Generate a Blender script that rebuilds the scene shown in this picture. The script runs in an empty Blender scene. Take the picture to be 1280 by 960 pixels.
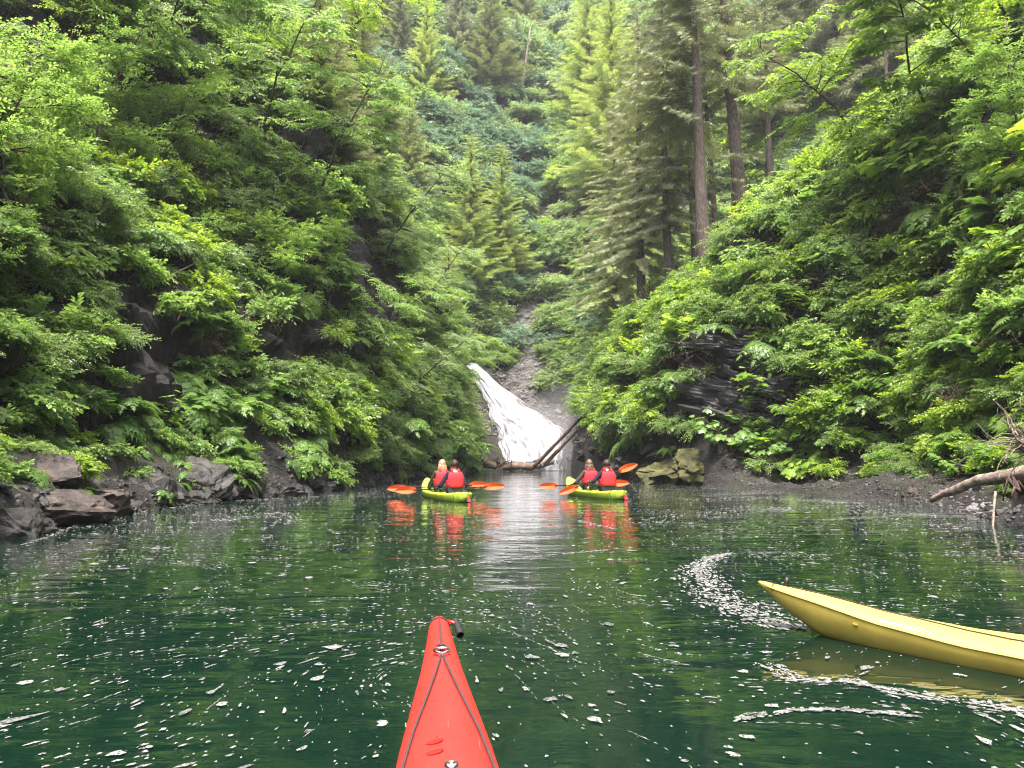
import bpy, math, random
import numpy as np
from mathutils import Vector, Matrix, Euler
from mathutils.bvhtree import BVHTree

C = bpy.context.scene
COL = C.collection
R = math.radians
random.seed(7)
rng = np.random.default_rng(11)

# ------------------------------------------------------------------ camera
PITCH = R(5.81)
FPX = 924.4                      # focal length in pixels of the 1280 px wide photograph
cd = bpy.data.cameras.new('camera')
cd.sensor_width = 36.0
cd.lens = 36.0 * FPX / 1280.0
cd.clip_start = 0.05
cd.clip_end = 2000
cam = bpy.data.objects.new('camera', cd)
COL.objects.link(cam)
cam.location = (0, 0, 1.0)
cam.rotation_euler = (R(90) + PITCH, 0, 0)
C.camera = cam

# ------------------------------------------------------------------ sky, sun, exposure
SUN_EL, SUN_AZ = R(72), R(190)   # azimuth clockwise from +Y (north)
w = bpy.data.worlds.new('World')
C.world = w
w.use_nodes = True
nt = w.node_tree
sky = nt.nodes.new('ShaderNodeTexSky')
sky.sky_type = 'NISHITA'
sky.sun_disc = False
sky.sun_elevation = SUN_EL
sky.sun_rotation = SUN_AZ
sky.dust_density = 6.0
sky.air_density = 0.8
sky.ozone_density = 0.6
bg = nt.nodes['Background']
nt.links.new(sky.outputs[0], bg.inputs[0])
bg.inputs[1].default_value = 0.15
sl = bpy.data.lights.new('sun', 'SUN')
sl.energy = 2.2
sl.angle = R(10)
sl.color = (1.0, 0.96, 0.90)
sun = bpy.data.objects.new('sun', sl)
COL.objects.link(sun)
sun.location = (-30, -40, 200)
sd = Vector((math.sin(SUN_AZ) * math.cos(SUN_EL), math.cos(SUN_AZ) * math.cos(SUN_EL), math.sin(SUN_EL)))
sun.rotation_euler = sd.to_track_quat('Z', 'Y').to_euler()
vs = C.view_settings
vs.view_transform = 'Standard'
vs.look = 'None'
vs.exposure = 2.08
vs.gamma = 1.0
cy = C.cycles
cy.max_bounces = 7
cy.diffuse_bounces = 4
cy.glossy_bounces = 3
cy.transmission_bounces = 4
cy.volume_bounces = 0
cy.transparent_max_bounces = 8
cy.use_denoising = True
cy.filter_width = 1.15
cy.caustics_reflective = False
cy.caustics_refractive = False
C.render.film_transparent = False
HAZE = 0.00045                   # density of the air

# ------------------------------------------------------------------ pixels of the photograph -> rays
cp, sp = math.cos(PITCH), math.sin(PITCH)
CAM = np.array([0.0, 0.0, 1.0])
def ray(px, py):
    a = (px - 640) / FPX
    b = -(py - 480) / FPX
    return np.array([a, cp - b * sp, sp + b * cp])
def at_depth(px, py, y):
    d = ray(px, py)
    return CAM + d * (y / d[1])
def at_z(px, py, z=0.0):
    d = ray(px, py)
    return CAM + d * ((z - 1.0) / d[2])
def to_px(P):
    P = np.asarray(P, float) - CAM
    dep = P[..., 1] * cp + P[..., 2] * sp
    up = -P[..., 1] * sp + P[..., 2] * cp
    dep = np.where(np.abs(dep) < 1e-6, 1e-6, dep)
    return 640 + FPX * P[..., 0] / dep, 480 - FPX * up / dep, dep

# ------------------------------------------------------------------ noise
def _h(ix, iy, iz):
    h = (ix.astype(np.int64) * 374761393 + iy.astype(np.int64) * 668265263 + iz.astype(np.int64) * 2147483647 * 3 + iz * 1274126177) & 0xFFFFFFFF
    h = ((h ^ (h >> 13)) * 1274126177) & 0xFFFFFFFF
    h = h ^ (h >> 16)
    return (h & 0xFFFFFF) / float(0xFFFFFF) * 2 - 1
def vnoise(P):
    P = np.asarray(P, float)
    i = np.floor(P).astype(np.int64)
    f = P - i
    f = f * f * f * (f * (f * 6 - 15) + 10)
    x, y, z = i[..., 0], i[..., 1], i[..., 2]
    fx, fy, fz = f[..., 0], f[..., 1], f[..., 2]
    r = 0
    for dx in (0, 1):
        for dy in (0, 1):
            for dz in (0, 1):
                wgt = (fx if dx else 1 - fx) * (fy if dy else 1 - fy) * (fz if dz else 1 - fz)
                r = r + wgt * _h(x + dx, y + dy, z + dz)
    return r
def fbm(P, octv=4, gain=0.5):
    r, a, P = 0, 1.0, np.asarray(P, float)
    for _ in range(octv):
        r = r + a * vnoise(P)
        P = P * 2.03 + 17.3
        a *= gain
    return r
def ss(a, b, x):
    t = np.clip((x - a) / (b - a), 0, 1)
    return t * t * (3 - 2 * t)
def unit(v):
    v = np.asarray(v, float)
    return v / np.maximum(np.linalg.norm(v, axis=-1, keepdims=True), 1e-9)

# ------------------------------------------------------------------ mesh builder
class MB:
    def __init__(self):
        self.V, self.L, self.T, self.M, self.A, self.S = [], [], [], [], [], []
        self.n = 0
    def add(self, V, loops, totals, mat=0, tint=None, smooth=False):
        V = np.asarray(V, float).reshape(-1, 3)
        self.V.append(V)
        self.L.append(np.asarray(loops, np.int64) + self.n)
        self.T.append(np.asarray(totals, np.int64))
        self.M.append(np.full(len(totals), mat, np.int32))
        self.S.append(np.full(len(totals), smooth, bool))
        self.A.append(np.full(len(V), 0.5) if tint is None else np.asarray(tint, float))
        self.n += len(V)
    def faces(self, V, F, mat=0, tint=None, smooth=False):
        self.add(V, [i for f in F for i in f], [len(f) for f in F], mat, tint, smooth)
    def stamp(self, tv, tf, P, D, N, sc, mat=0, tint=None):
        P, D, N = np.asarray(P, float), unit(D), np.asarray(N, float)
        N = unit(N - D * np.sum(N * D, -1, keepdims=True))
        S = np.cross(N, D)
        tv = np.asarray(tv, float)
        k, n = len(tv), len(P)
        sc = np.asarray(sc, float)
        sc = sc.reshape(n, 1, 1) if sc.ndim == 1 else sc[:, None, :]
        q = tv[None] * sc
        V = P[:, None] + q[..., 0:1] * D[:, None] + q[..., 1:2] * S[:, None] + q[..., 2:3] * N[:, None]
        fl = np.array([i for f in tf for i in f])
        L = (fl[None] + (np.arange(n) * k)[:, None]).ravel()
        T = np.tile([len(f) for f in tf], n)
        if tint is None: tint = rng.random(n)
        self.add(V, L, T, mat, np.repeat(tint, k))
    def tube(self, path, rad, sides=6, mat=0, tint=0.5, cap=True, smooth=True):
        path = np.asarray(path, float)
        n = len(path)
        rad = np.broadcast_to(np.asarray(rad, float), (n,))
        t = unit(np.gradient(path, axis=0))
        ref = np.array([0.0, 0, 1.0]) if abs(t[0, 2]) < 0.9 else np.array([1.0, 0, 0])
        u = np.zeros_like(path)
        for i in range(n):
            a = ref - t[i] * np.dot(ref, t[i])
            u[i] = a / max(np.linalg.norm(a), 1e-9)
            ref = u[i]
        v = np.cross(t, u)
        ang = np.arange(sides) * 2 * math.pi / sides
        ring = u[:, None] * np.cos(ang)[None, :, None] + v[:, None] * np.sin(ang)[None, :, None]
        V = (path[:, None] + ring * rad[:, None, None]).reshape(-1, 3)
        F = []
        for i in range(n - 1):
            for j in range(sides):
                a, b = i * sides + j, i * sides + (j + 1) % sides
                F.append((a, b, b + sides, a + sides))
        if cap:
            F.append(tuple(range(sides))[::-1])
            F.append(tuple((n - 1) * sides + j for j in range(sides)))
        self.faces(V, F, mat, np.full(len(V), tint), smooth)
    def mesh(self, name, mats):
        me = bpy.data.meshes.new(name)
        V = np.concatenate(self.V)
        L = np.concatenate(self.L)
        T = np.concatenate(self.T)
        me.vertices.add(len(V))
        me.vertices.foreach_set('co', V.astype(np.float32).ravel())
        me.loops.add(len(L))
        me.loops.foreach_set('vertex_index', L.astype(np.int32))
        me.polygons.add(len(T))
        st = np.concatenate([[0], np.cumsum(T)[:-1]])
        me.polygons.foreach_set('loop_start', st.astype(np.int32))
        for m in (mats if isinstance(mats, (list, tuple)) else [mats]):
            me.materials.append(m)
        me.polygons.foreach_set('material_index', np.concatenate(self.M))
        me.polygons.foreach_set('use_smooth', np.concatenate(self.S))
        at = me.attributes.new('tint', 'FLOAT', 'POINT')
        at.data.foreach_set('value', np.concatenate(self.A).astype(np.float32))
        me.update(calc_edges=True)
        return me

def link(name, data, parent=None, loc=None, rot=None, scale=None):
    o = bpy.data.objects.new(name, data)
    COL.objects.link(o)
    if parent: o.parent = parent
    if loc is not None: o.location = [float(a) for a in loc]
    if rot is not None: o.rotation_euler = [float(a) for a in rot]
    if scale is not None: o.scale = (scale,) * 3 if np.isscalar(scale) else scale
    return o
def tag(o, label=None, cat=None, group=None, kind=None):
    if label: o['label'] = label
    if cat: o['category'] = cat
    if group: o['group'] = group
    if kind: o['kind'] = kind
    return o
def empty(name, label, cat, loc=(0, 0, 0), rot=(0, 0, 0), group=None):
    return tag(link(name, None, None, loc, rot), label, cat, group)

# ------------------------------------------------------------------ materials
def mat(name):
    m = bpy.data.materials.new(name)
    m.use_nodes = True
    n = m.node_tree
    n.nodes.clear()
    out = n.nodes.new('ShaderNodeOutputMaterial')
    return m, n, out
def nd(n, typ, **kw):
    x = n.nodes.new(typ)
    for k, v in kw.items():
        if k.startswith('_'): setattr(x, k[1:], v)
        else: x.inputs[k.replace('__', ' ')].default_value = v
    return x
def ramp(n, stops, src=None):
    r = n.nodes.new('ShaderNodeValToRGB')
    while len(r.color_ramp.elements) < len(stops): r.color_ramp.elements.new(0.5)
    for e, (p, c) in zip(r.color_ramp.elements, stops):
        e.position = p
        e.color = (*c, 1) if len(c) == 3 else c
    if src is not None: n.links.new(src, r.inputs[0])
    return r
def math_n(n, op, a, b=None, clamp=False):
    x = n.nodes.new('ShaderNodeMath')
    x.operation = op
    x.use_clamp = clamp
    for i, v in enumerate((a, b)):
        if v is None: continue
        if isinstance(v, (int, float)): x.inputs[i].default_value = v
        else: n.links.new(v, x.inputs[i])
    return x.outputs[0]
def leaf_mat(name, dark, mid, light, transl=0.46, rough=0.36, spec=0.5):
    m, n, out = mat(name)
    at = nd(n, 'ShaderNodeAttribute', _attribute_name='tint')
    oi = n.nodes.new('ShaderNodeObjectInfo')
    a = math_n(n, 'MULTIPLY', at.outputs['Fac'], 0.62)
    b = math_n(n, 'MULTIPLY', oi.outputs['Random'], 0.38)
    s = math_n(n, 'ADD', a, b)
    r = ramp(n, [(0.05, dark), (0.5, mid), (0.95, light)], s)
    p = nd(n, 'ShaderNodeBsdfPrincipled', Roughness=rough)
    p.inputs['Specular IOR Level'].default_value = spec
    n.links.new(r.outputs[0], p.inputs['Base Color'])
    hs = nd(n, 'ShaderNodeHueSaturation', Hue=0.485, Saturation=1.05, Value=1.9)
    n.links.new(r.outputs[0], hs.inputs['Color'])
    t = n.nodes.new('ShaderNodeBsdfTranslucent')
    n.links.new(hs.outputs[0], t.inputs['Color'])
    mx = nd(n, 'ShaderNodeMixShader', Fac=transl)
    n.links.new(p.outputs[0], mx.inputs[1])
    n.links.new(t.outputs[0], mx.inputs[2])
    n.links.new(mx.outputs[0], out.inputs[0])
    return m
def noisy_mat(name, cols, scale=4.0, rough=0.8, bump=0.4, bscale=20, stretch=(1, 1, 1), spec=0.3, coords='Object', dist=0.02):
    m, n, out = mat(name)
    tc = n.nodes.new('ShaderNodeTexCoord')
    mp = n.nodes.new('ShaderNodeMapping')
    mp.inputs['Scale'].default_value = stretch
    n.links.new(tc.outputs[coords], mp.inputs[0])
    nz = nd(n, 'ShaderNodeTexNoise', Scale=scale, Detail=8.0, Roughness=0.65)
    n.links.new(mp.outputs[0], nz.inputs['Vector'])
    k = len(cols)
    r = ramp(n, [(0.3 + 0.4 * i / max(k - 1, 1), c) for i, c in enumerate(cols)], nz.outputs[0])
    p = nd(n, 'ShaderNodeBsdfPrincipled', Roughness=rough)
    p.inputs['Specular IOR Level'].default_value = spec
    n.links.new(r.outputs[0], p.inputs['Base Color'])
    n2 = nd(n, 'ShaderNodeTexNoise', Scale=bscale, Detail=6.0, Roughness=0.7)
    n.links.new(mp.outputs[0], n2.inputs['Vector'])
    b = nd(n, 'ShaderNodeBump', Strength=bump, Distance=dist)
    n.links.new(n2.outputs[0], b.inputs['Height'])
    n.links.new(b.outputs[0], p.inputs['Normal'])
    n.links.new(p.outputs[0], out.inputs[0])
    return m

M = {}
M['alder'] = leaf_mat('alder_leaf', (0.070, 0.132, 0.032), (0.152, 0.262, 0.058), (0.248, 0.375, 0.088))
M['bright'] = leaf_mat('bright_leaf', (0.095, 0.175, 0.022), (0.200, 0.325, 0.038), (0.310, 0.420, 0.060), transl=0.45)
M['fern'] = leaf_mat('fern_leaf', (0.058, 0.128, 0.028), (0.125, 0.230, 0.045), (0.200, 0.318, 0.065))
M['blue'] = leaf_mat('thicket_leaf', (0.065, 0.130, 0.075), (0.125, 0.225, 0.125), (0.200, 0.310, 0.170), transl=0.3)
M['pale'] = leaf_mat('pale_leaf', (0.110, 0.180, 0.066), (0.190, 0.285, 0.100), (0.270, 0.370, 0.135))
M['spruce'] = leaf_mat('spruce_needles', (0.100, 0.128, 0.042), (0.190, 0.235, 0.072), (0.290, 0.345, 0.110), transl=0.25, rough=0.55)
M['lime'] = leaf_mat('lime_needles', (0.150, 0.215, 0.055), (0.265, 0.350, 0.080), (0.380, 0.470, 0.120), transl=0.3, rough=0.55)
M['grey'] = leaf_mat('grey_needles', (0.115, 0.140, 0.068), (0.210, 0.238, 0.112), (0.310, 0.335, 0.160), transl=0.25, rough=0.6)
M['deep'] = leaf_mat('hemlock_needles', (0.085, 0.112, 0.048), (0.165, 0.195, 0.080), (0.265, 0.290, 0.120), transl=0.25, rough=0.55)
M['dry'] = leaf_mat('dry_twig', (0.045, 0.028, 0.018), (0.085, 0.055, 0.032), (0.140, 0.100, 0.060), transl=0.1, rough=0.8)
M['twig'] = noisy_mat('twig_bark', [(0.035, 0.026, 0.018), (0.10, 0.08, 0.06)], 8, 0.85, 0.2)
M['bark'] = noisy_mat('trunk_bark', [(0.038, 0.029, 0.024), (0.098, 0.074, 0.062), (0.20, 0.165, 0.145)], 7, 0.9, 0.9, 9, (2.2, 2.2, 0.5), dist=0.06)
M['palewood'] = noisy_mat('bleached_wood', [(0.09, 0.065, 0.05), (0.25, 0.195, 0.155), (0.40, 0.33, 0.28)], 6, 0.75, 0.9, 26, (.5, 1.6, 1.6), dist=.03)
M['wetwood'] = noisy_mat('wet_wood', [(0.05, 0.032, 0.024), (0.14, 0.090, 0.066), (0.25, 0.175, 0.135)], 4, 0.6, 0.8, 14, (.4, 1.5, 1.5), dist=.05)
M['roots'] = noisy_mat('root_wood', [(0.035, 0.022, 0.016), (0.11, 0.07, 0.05)], 6, 0.85, 0.6, 14)
M['rock'] = noisy_mat('dark_rock', [(0.006, 0.0055, 0.005), (0.020, 0.018, 0.0155), (0.058, 0.052, 0.045)], 3.5, 0.42, 0.9, 9, spec=0.5, dist=0.05)
M['slate'] = noisy_mat('layered_slate', [(0.010, 0.010, 0.011), (0.030, 0.029, 0.030), (0.085, 0.082, 0.084)], 3, 0.38, 0.9, 7, (1, 1, 5), spec=0.6, dist=0.05)
M['mossrock'] = noisy_mat('mossy_rock_face', [(0.018, 0.017, 0.012), (0.055, 0.055, 0.020), (0.125, 0.120, 0.034)], 3, 0.85, 0.8, 10, dist=0.04)
M['gravel'] = noisy_mat('gravel_stone', [(0.020, 0.019, 0.020), (0.060, 0.056, 0.057), (0.16, 0.15, 0.155)], 2.5, 0.6, 0.3, 30, coords='Generated')
M['scree'] = noisy_mat('scree_stone', [(0.08, 0.073, 0.070), (0.15, 0.138, 0.133), (0.25, 0.235, 0.228)], 2.5, 0.75, 0.3, 30)

def ground_mat():
    m, n, out = mat('hillside_ground')
    tc = n.nodes.new('ShaderNodeTexCoord')
    n1 = nd(n, 'ShaderNodeTexNoise', Scale=0.8, Detail=9.0, Roughness=0.68)
    n.links.new(tc.outputs['Object'], n1.inputs['Vector'])
    rock = ramp(n, [(0.30, (0.006, 0.005, 0.0045)), (0.5, (0.020, 0.016, 0.0135)), (0.68, (0.052, 0.042, 0.036))], n1.outputs[0])
    n2 = nd(n, 'ShaderNodeTexNoise', Scale=0.35, Detail=7.0, Roughness=0.7)
    n.links.new(tc.outputs['Object'], n2.inputs['Vector'])
    moss = ramp(n, [(0.3, (0.010, 0.014, 0.005)), (0.7, (0.034, 0.044, 0.012))], n1.outputs[0])
    k = ramp(n, [(0.50, (0, 0, 0)), (0.62, (1, 1, 1))], n2.outputs[0])
    at = nd(n, 'ShaderNodeAttribute', _attribute_name='scree')
    mx = n.nodes.new('ShaderNodeMixRGB')
    n.links.new(k.outputs[0], mx.inputs[0]); n.links.new(rock.outputs[0], mx.inputs[1]); n.links.new(moss.outputs[0], mx.inputs[2])
    n3 = nd(n, 'ShaderNodeTexVoronoi', Scale=2.2)
    n.links.new(tc.outputs['Object'], n3.inputs['Vector'])
    sc = ramp(n, [(0.0, (0.16, 0.147, 0.14)), (0.6, (0.065, 0.06, 0.056))], n3.outputs['Distance'])
    m2 = n.nodes.new('ShaderNodeMixRGB')
    n.links.new(at.outputs['Fac'], m2.inputs[0]); n.links.new(mx.outputs[0], m2.inputs[1]); n.links.new(sc.outputs[0], m2.inputs[2])
    p = nd(n, 'ShaderNodeBsdfPrincipled', Roughness=0.7)
    n.links.new(m2.outputs[0], p.inputs['Base Color'])
    nb = nd(n, 'ShaderNodeTexNoise', Scale=5.0, Detail=9.0, Roughness=0.72)
    n.links.new(tc.outputs['Object'], nb.inputs['Vector'])
    b = nd(n, 'ShaderNodeBump', Strength=1.0, Distance=0.22)
    n.links.new(nb.outputs[0], b.inputs['Height']); n.links.new(b.outputs[0], p.inputs['Normal'])
    n.links.new(p.outputs[0], out.inputs[0])
    return m
M['ground'] = ground_mat()

def plain(name, col, rough=0.4, spec=0.5, bump=0.0, vary=0.08, metal=0.0, scale=6, scuffs=False):
    m, n, out = mat(name)
    tc = n.nodes.new('ShaderNodeTexCoord')
    nz = nd(n, 'ShaderNodeTexNoise', Scale=float(scale), Detail=6.0, Roughness=0.6)
    n.links.new(tc.outputs['Object'], nz.inputs['Vector'])
    lo = tuple(c * (1 - vary) for c in col); hi = tuple(min(1, c * (1 + vary)) for c in col)
    r = ramp(n, [(0.35, lo), (0.65, hi)], nz.outputs[0])
    p = nd(n, 'ShaderNodeBsdfPrincipled', Roughness=rough, Metallic=metal)
    p.inputs['Specular IOR Level'].default_value = spec
    src = r.outputs[0]
    if scuffs:                        # fine pale scratches and rubbed patches in the plastic
        mp = n.nodes.new('ShaderNodeMapping'); mp.inputs['Scale'].default_value = (70, 3.0, 30); mp.inputs['Rotation'].default_value = (0, 0, 0.35)
        n.links.new(tc.outputs['Object'], mp.inputs[0])
        sn_ = nd(n, 'ShaderNodeTexNoise', Scale=1.0, Detail=3.0, Roughness=0.5)
        n.links.new(mp.outputs[0], sn_.inputs['Vector'])
        k_ = ramp(n, [(0.665, (0, 0, 0)), (0.70, (1, 1, 1))], sn_.outputs[0])
        k2 = nd(n, 'ShaderNodeTexNoise', Scale=2.2, Detail=5.0)
        n.links.new(tc.outputs['Object'], k2.inputs['Vector'])
        k3 = ramp(n, [(0.46, (0, 0, 0)), (0.62, (.5, .5, .5))], k2.outputs[0])
        mm = n.nodes.new('ShaderNodeMixRGB'); mm.inputs[2].default_value = (*[min(1, c * .8 + .16) for c in col], 1)
        n.links.new(math_n(n, 'MULTIPLY', k_.outputs[0], k3.outputs[0]), mm.inputs[0]); n.links.new(src, mm.inputs[1])
        src = mm.outputs[0]
    n.links.new(src, p.inputs['Base Color'])
    rr = nd(n, 'ShaderNodeTexNoise', Scale=float(scale) * 7, Detail=4.0)
    n.links.new(tc.outputs['Object'], rr.inputs['Vector'])
    mr = nd(n, 'ShaderNodeMapRange')
    mr.inputs['To Min'].default_value = max(0, rough - 0.1); mr.inputs['To Max'].default_value = min(1, rough + 0.12)
    n.links.new(rr.outputs[0], mr.inputs['Value']); n.links.new(mr.outputs[0], p.inputs['Roughness'])
    if bump:
        b = nd(n, 'ShaderNodeBump', Strength=bump, Distance=0.004)
        n.links.new(rr.outputs[0], b.inputs['Height']); n.links.new(b.outputs[0], p.inputs['Normal'])
    n.links.new(p.outputs[0], out.inputs[0])
    return m
M['red'] = plain('red_plastic', (0.54, 0.024, 0.018), 0.42, 0.5, 0.15, 0.09, scuffs=True)
M['redwet'] = plain('wet_red_plastic', (0.42, 0.022, 0.018), 0.12, 0.6)
M['yellow'] = plain('yellow_plastic', (0.48, 0.38, 0.075), 0.5, 0.5, 0.15, 0.10, scuffs=True)
M['lime_pl'] = plain('lime_plastic', (0.40, 0.56, 0.055), 0.4, 0.5, 0.1, 0.05)
M['orange'] = plain('orange_blade', (0.72, 0.110, 0.022), 0.55, 0.25, 0, 0.06)
M['shaft'] = plain('black_shaft', (0.02, 0.02, 0.022), 0.4)
M['cord'] = plain('deck_cord', (0.045, 0.022, 0.022), 0.7, bump=0.5, scale=60)
M['black'] = plain('black_rubber', (0.012, 0.012, 0.013), 0.5)
M['steel'] = plain('bright_steel', (0.62, 0.62, 0.64), 0.22, metal=1.0, vary=0.03)
M['vest'] = plain('red_vest_fabric', (0.52, 0.028, 0.040), 0.75, 0.2, 0.4, 0.12, scale=14)
M['jacket'] = plain('dark_jacket', (0.022, 0.016, 0.026), 0.8, 0.2, 0.4, 0.25, scale=12)
M['olive'] = plain('olive_jacket', (0.060, 0.062, 0.040), 0.8, 0.2, 0.4, 0.25, scale=12)
M['brownj'] = plain('brown_jacket', (0.060, 0.045, 0.036), 0.8, 0.2, 0.4, 0.25, scale=12)
M['trouser'] = plain('dark_trousers', (0.02, 0.022, 0.028), 0.8)
M['skin'] = plain('skin', (0.52, 0.30, 0.22), 0.5, 0.4, 0, 0.06)
M['hair_dark'] = plain('dark_brown_hair', (0.035, 0.018, 0.012), 0.5, 0.4, 1.0, 0.5, scale=25)
M['hair_fair'] = plain('fair_hair', (0.34, 0.21, 0.12), 0.5, 0.4, 1.0, 0.35, scale=25)
M['hair_brown'] = plain('brown_hair', (0.12, 0.070, 0.045), 0.5, 0.4, 1.0, 0.4, scale=25)
M['decal'] = plain('pale_decal', (0.86, 0.80, 0.66), 0.4)
M['eye'] = plain('eye', (0.02, 0.015, 0.012), 0.1)
# ------------------------------------------------------------------ terrain: two steep banks, a rising gully behind the falls
_LY = np.array([-40, -15, 0, 6.0, 8.8, 11.8, 15.0, 18, 22, 26, 31, 40, 50, 58, 63, 66, 71, 76, 82, 92, 105, 130, 160, 220])
_LX = np.array([-13, -9, -7.2, -6.4, -6.35, -6.9, -7.5, -7.0, -6.1, -5.5, -5.2, -4.5, -3.6, -2.9, -3.2, -5.2, -5.0, 0.4, 1.4, 2.6, 3.8, 7.8, 11.5, 17])
_RY = np.array([-40, -15, 0, 8.0, 11.2, 13.5, 18, 23, 28, 32, 36, 44, 56, 62, 66, 70, 76, 84, 95, 110, 130, 160, 220])
_RX = np.array([16, 11, 8.8, 7.9, 7.5, 8.4, 9.4, 9.0, 7.6, 6.2, 5.6, 5.0, 5.0, 4.9, 5.6, 6.0, 4.1, 4.0, 5.2, 7.6, 10.4, 15, 22])
_FY = np.array([-40, 64.4, 64.8, 70, 76, 80, 110, 150, 175, 225])
_FZ = np.array([-1.5, -1.5, 0.3, 8.7, 15.3, 20.5, 54, 99, 118, 124])
def xL(y): return np.interp(y, _LY, _LX)
def xR(y): return np.interp(y, _RY, _RX)
def floor_z(y): return np.interp(y, _FY, _FZ)
PL = ([0, .3, 1.0, 1.8, 3, 8, 20, 60, 140], [0, .45, 1.15, 1.9, 3.9, 12.2, 30, 78, 118])
PLM = ([0, .4, 1.4, 2.6, 4.2, 7.5, 20, 60, 140], [0, 1.6, 6.2, 10.8, 15.8, 22.5, 40, 80, 120])
PLF = ([0, 3, 10, 40, 140], [0, 1.6, 8, 27, 60])
PR = ([0, .5, 1.5, 1.8, 2.6, 7, 20, 60, 140], [0, .22, .45, .95, 2.3, 10.4, 31, 80, 120])
PRM = ([0, .22, 1.1, 3, 7, 12, 20, 60, 140], [0, 1.9, 4.3, 7.8, 11.6, 15, 23, 64, 110])
PRF = ([0, 3, 10, 40, 140], [0, 2.0, 8.5, 34, 75])
def height(x, y):
    x = np.asarray(x, float); y = np.asarray(y, float)
    sL = xL(y) - x
    sR = x - xR(y)
    wl = 1 - ss(63, 76, y)
    a = ss(26, 34, y); b = ss(63, 74, y)
    q = ss(20, 32, y)
    l = (np.interp(np.maximum(sL, 0), *PL) * (1 - q) + np.interp(np.maximum(sL, 0), *PLM) * q) * wl + np.interp(np.maximum(sL, 0), *PLF) * (1 - wl)
    sr = np.maximum(sR, 0)
    r = np.interp(sr, *PR) * (1 - a) + np.interp(sr, *PRM) * (a - b) + np.interp(sr, *PRF) * b
    fz = floor_z(y)
    base = np.where(y < 64.4, 0.0, fz)
    s = np.maximum(sL, sR)
    dep = -1.6 * ss(0, 2.5, -s) * (y < 64.6)
    h = base + l + r + dep
    return np.where(h > 105, 105 + (h - 105) * 0.35, h)

sA = [0]
st = 0.1
while sA[-1] < 135:
    sA.append(sA[-1] + st)
    st = min(st * 1.045 if sA[-1] > 3 else st, 4.0)
sA = np.array(sA)
mid = np.linspace(0, 1, 16)[1:-1]
ys = np.concatenate([np.arange(-25, 4, 1.0), np.arange(4, 36, .17), np.arange(36, 78, .25), np.arange(78, 125, .6), np.arange(125, 222, 1.5)])
nA, nM = len(sA), len(mid)
rows = []
for y in ys:
    l, r = xL(y), xR(y)
    rows.append(np.concatenate([(l - sA)[::-1], l + (r - l) * mid, r + sA]))
X = np.array(rows)
Y = np.repeat(ys[:, None], X.shape[1], 1)
Z = height(X, Y)
P = np.stack([X, Y, Z], -1)
gx = np.gradient(P, axis=1); gy = np.gradient(P, axis=0)
Nn = unit(np.cross(gx, gy))
S_in = np.maximum(xL(Y) - X, X - xR(Y))
amp = ss(0.0, 2.5, S_in)
ramp_mask = ss(62.5, 64, Y) * (1 - ss(74, 78, Y)) * (1 - ss(0, 2, S_in))
n_lo = fbm(P * 0.16, 3)
n_mid = fbm(P * np.array([0.7, 0.7, 1.5]), 4)
strat = vnoise(np.stack([P[..., 0] * .25, P[..., 1] * .25, P[..., 2] * 2.6 + P[..., 1] * .35], -1))
disp = amp * (n_lo * 1.1 + n_mid * 0.32) + ss(-.1, .5, S_in) * (np.abs(n_mid) * .22 + strat * .16) * (1 - .6 * ss(70, 80, Y))
gul = (1 - ss(-0.2, 1.6, S_in)) * ss(66, 70, Y)
disp = disp + amp * (1 - ss(66, 80, Y)) * (.22 - np.abs(fbm(P * np.array([1.5, 1.5, 2.6]) + 9, 4)) * .42)
disp = disp * (1 - .6 * ramp_mask) + gul * 0.25 * fbm(P * 1.6, 3)
P = P + Nn * disp[..., None]
nr, nc = X.shape
idx = np.arange(nr * nc).reshape(nr, nc)
quads = np.stack([idx[:-1, :-1], idx[:-1, 1:], idx[1:, 1:], idx[1:, :-1]], -1).reshape(-1, 4)
tb = MB()
tb.add(P.reshape(-1, 3), quads.ravel(), np.full(len(quads), 4), 0, None, False)
tme = tb.mesh('hillside', M['ground'])
sc_at = tme.attributes.new('scree', 'FLOAT', 'POINT')
def gully_mask(px_, py_):
    c = np.interp(py_, [330, 345, 400, 440, 470, 500, 530, 560], [674, 673, 667, 662, 657, 667, 690, 705])
    w_ = np.interp(py_, [330, 345, 400, 440, 470, 500, 530, 560], [8, 10, 13, 15, 22, 26, 24, 14])
    return np.abs(px_ - c) / w_
_vx, _vy, _ = to_px(P)
scree_w = np.clip((1 - ss(.8, 1.4, gully_mask(_vx, _vy) + .35 * fbm(P * .7, 3))) * ss(64.5, 67, Y) * (_vy > 320) * (_vy < 580), 0, 1)
_old = np.clip((1 - ss(0.0, 1.0, S_in + 0.5 * fbm(P * .5, 3))) * ss(66, 68.5, Y) * ss(-1.0, .8, X), 0, 1)
sc_at.data.foreach_set('value', scree_w.ravel().astype(np.float32))
hill = tag(link('hillside', tme), kind='structure')
TV = P.reshape(-1, 3)
BVH = BVHTree.FromPolygons([tuple(v) for v in TV], [tuple(q) for q in quads.tolist()])
def ground(x, y):
    h = BVH.ray_cast(Vector((x, y, 400)), Vector((0, 0, -1)))
    return (h[0].z, h[1]) if h[0] is not None else (0.0, Vector((0, 0, 1)))
def hit(px, py):
    d = Vector(ray(px, py)).normalized()
    h = BVH.ray_cast(Vector(CAM), d)
    return np.array(h[0]) if h[0] is not None else None, (np.array(h[1]) if h[0] is not None else None)

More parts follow.
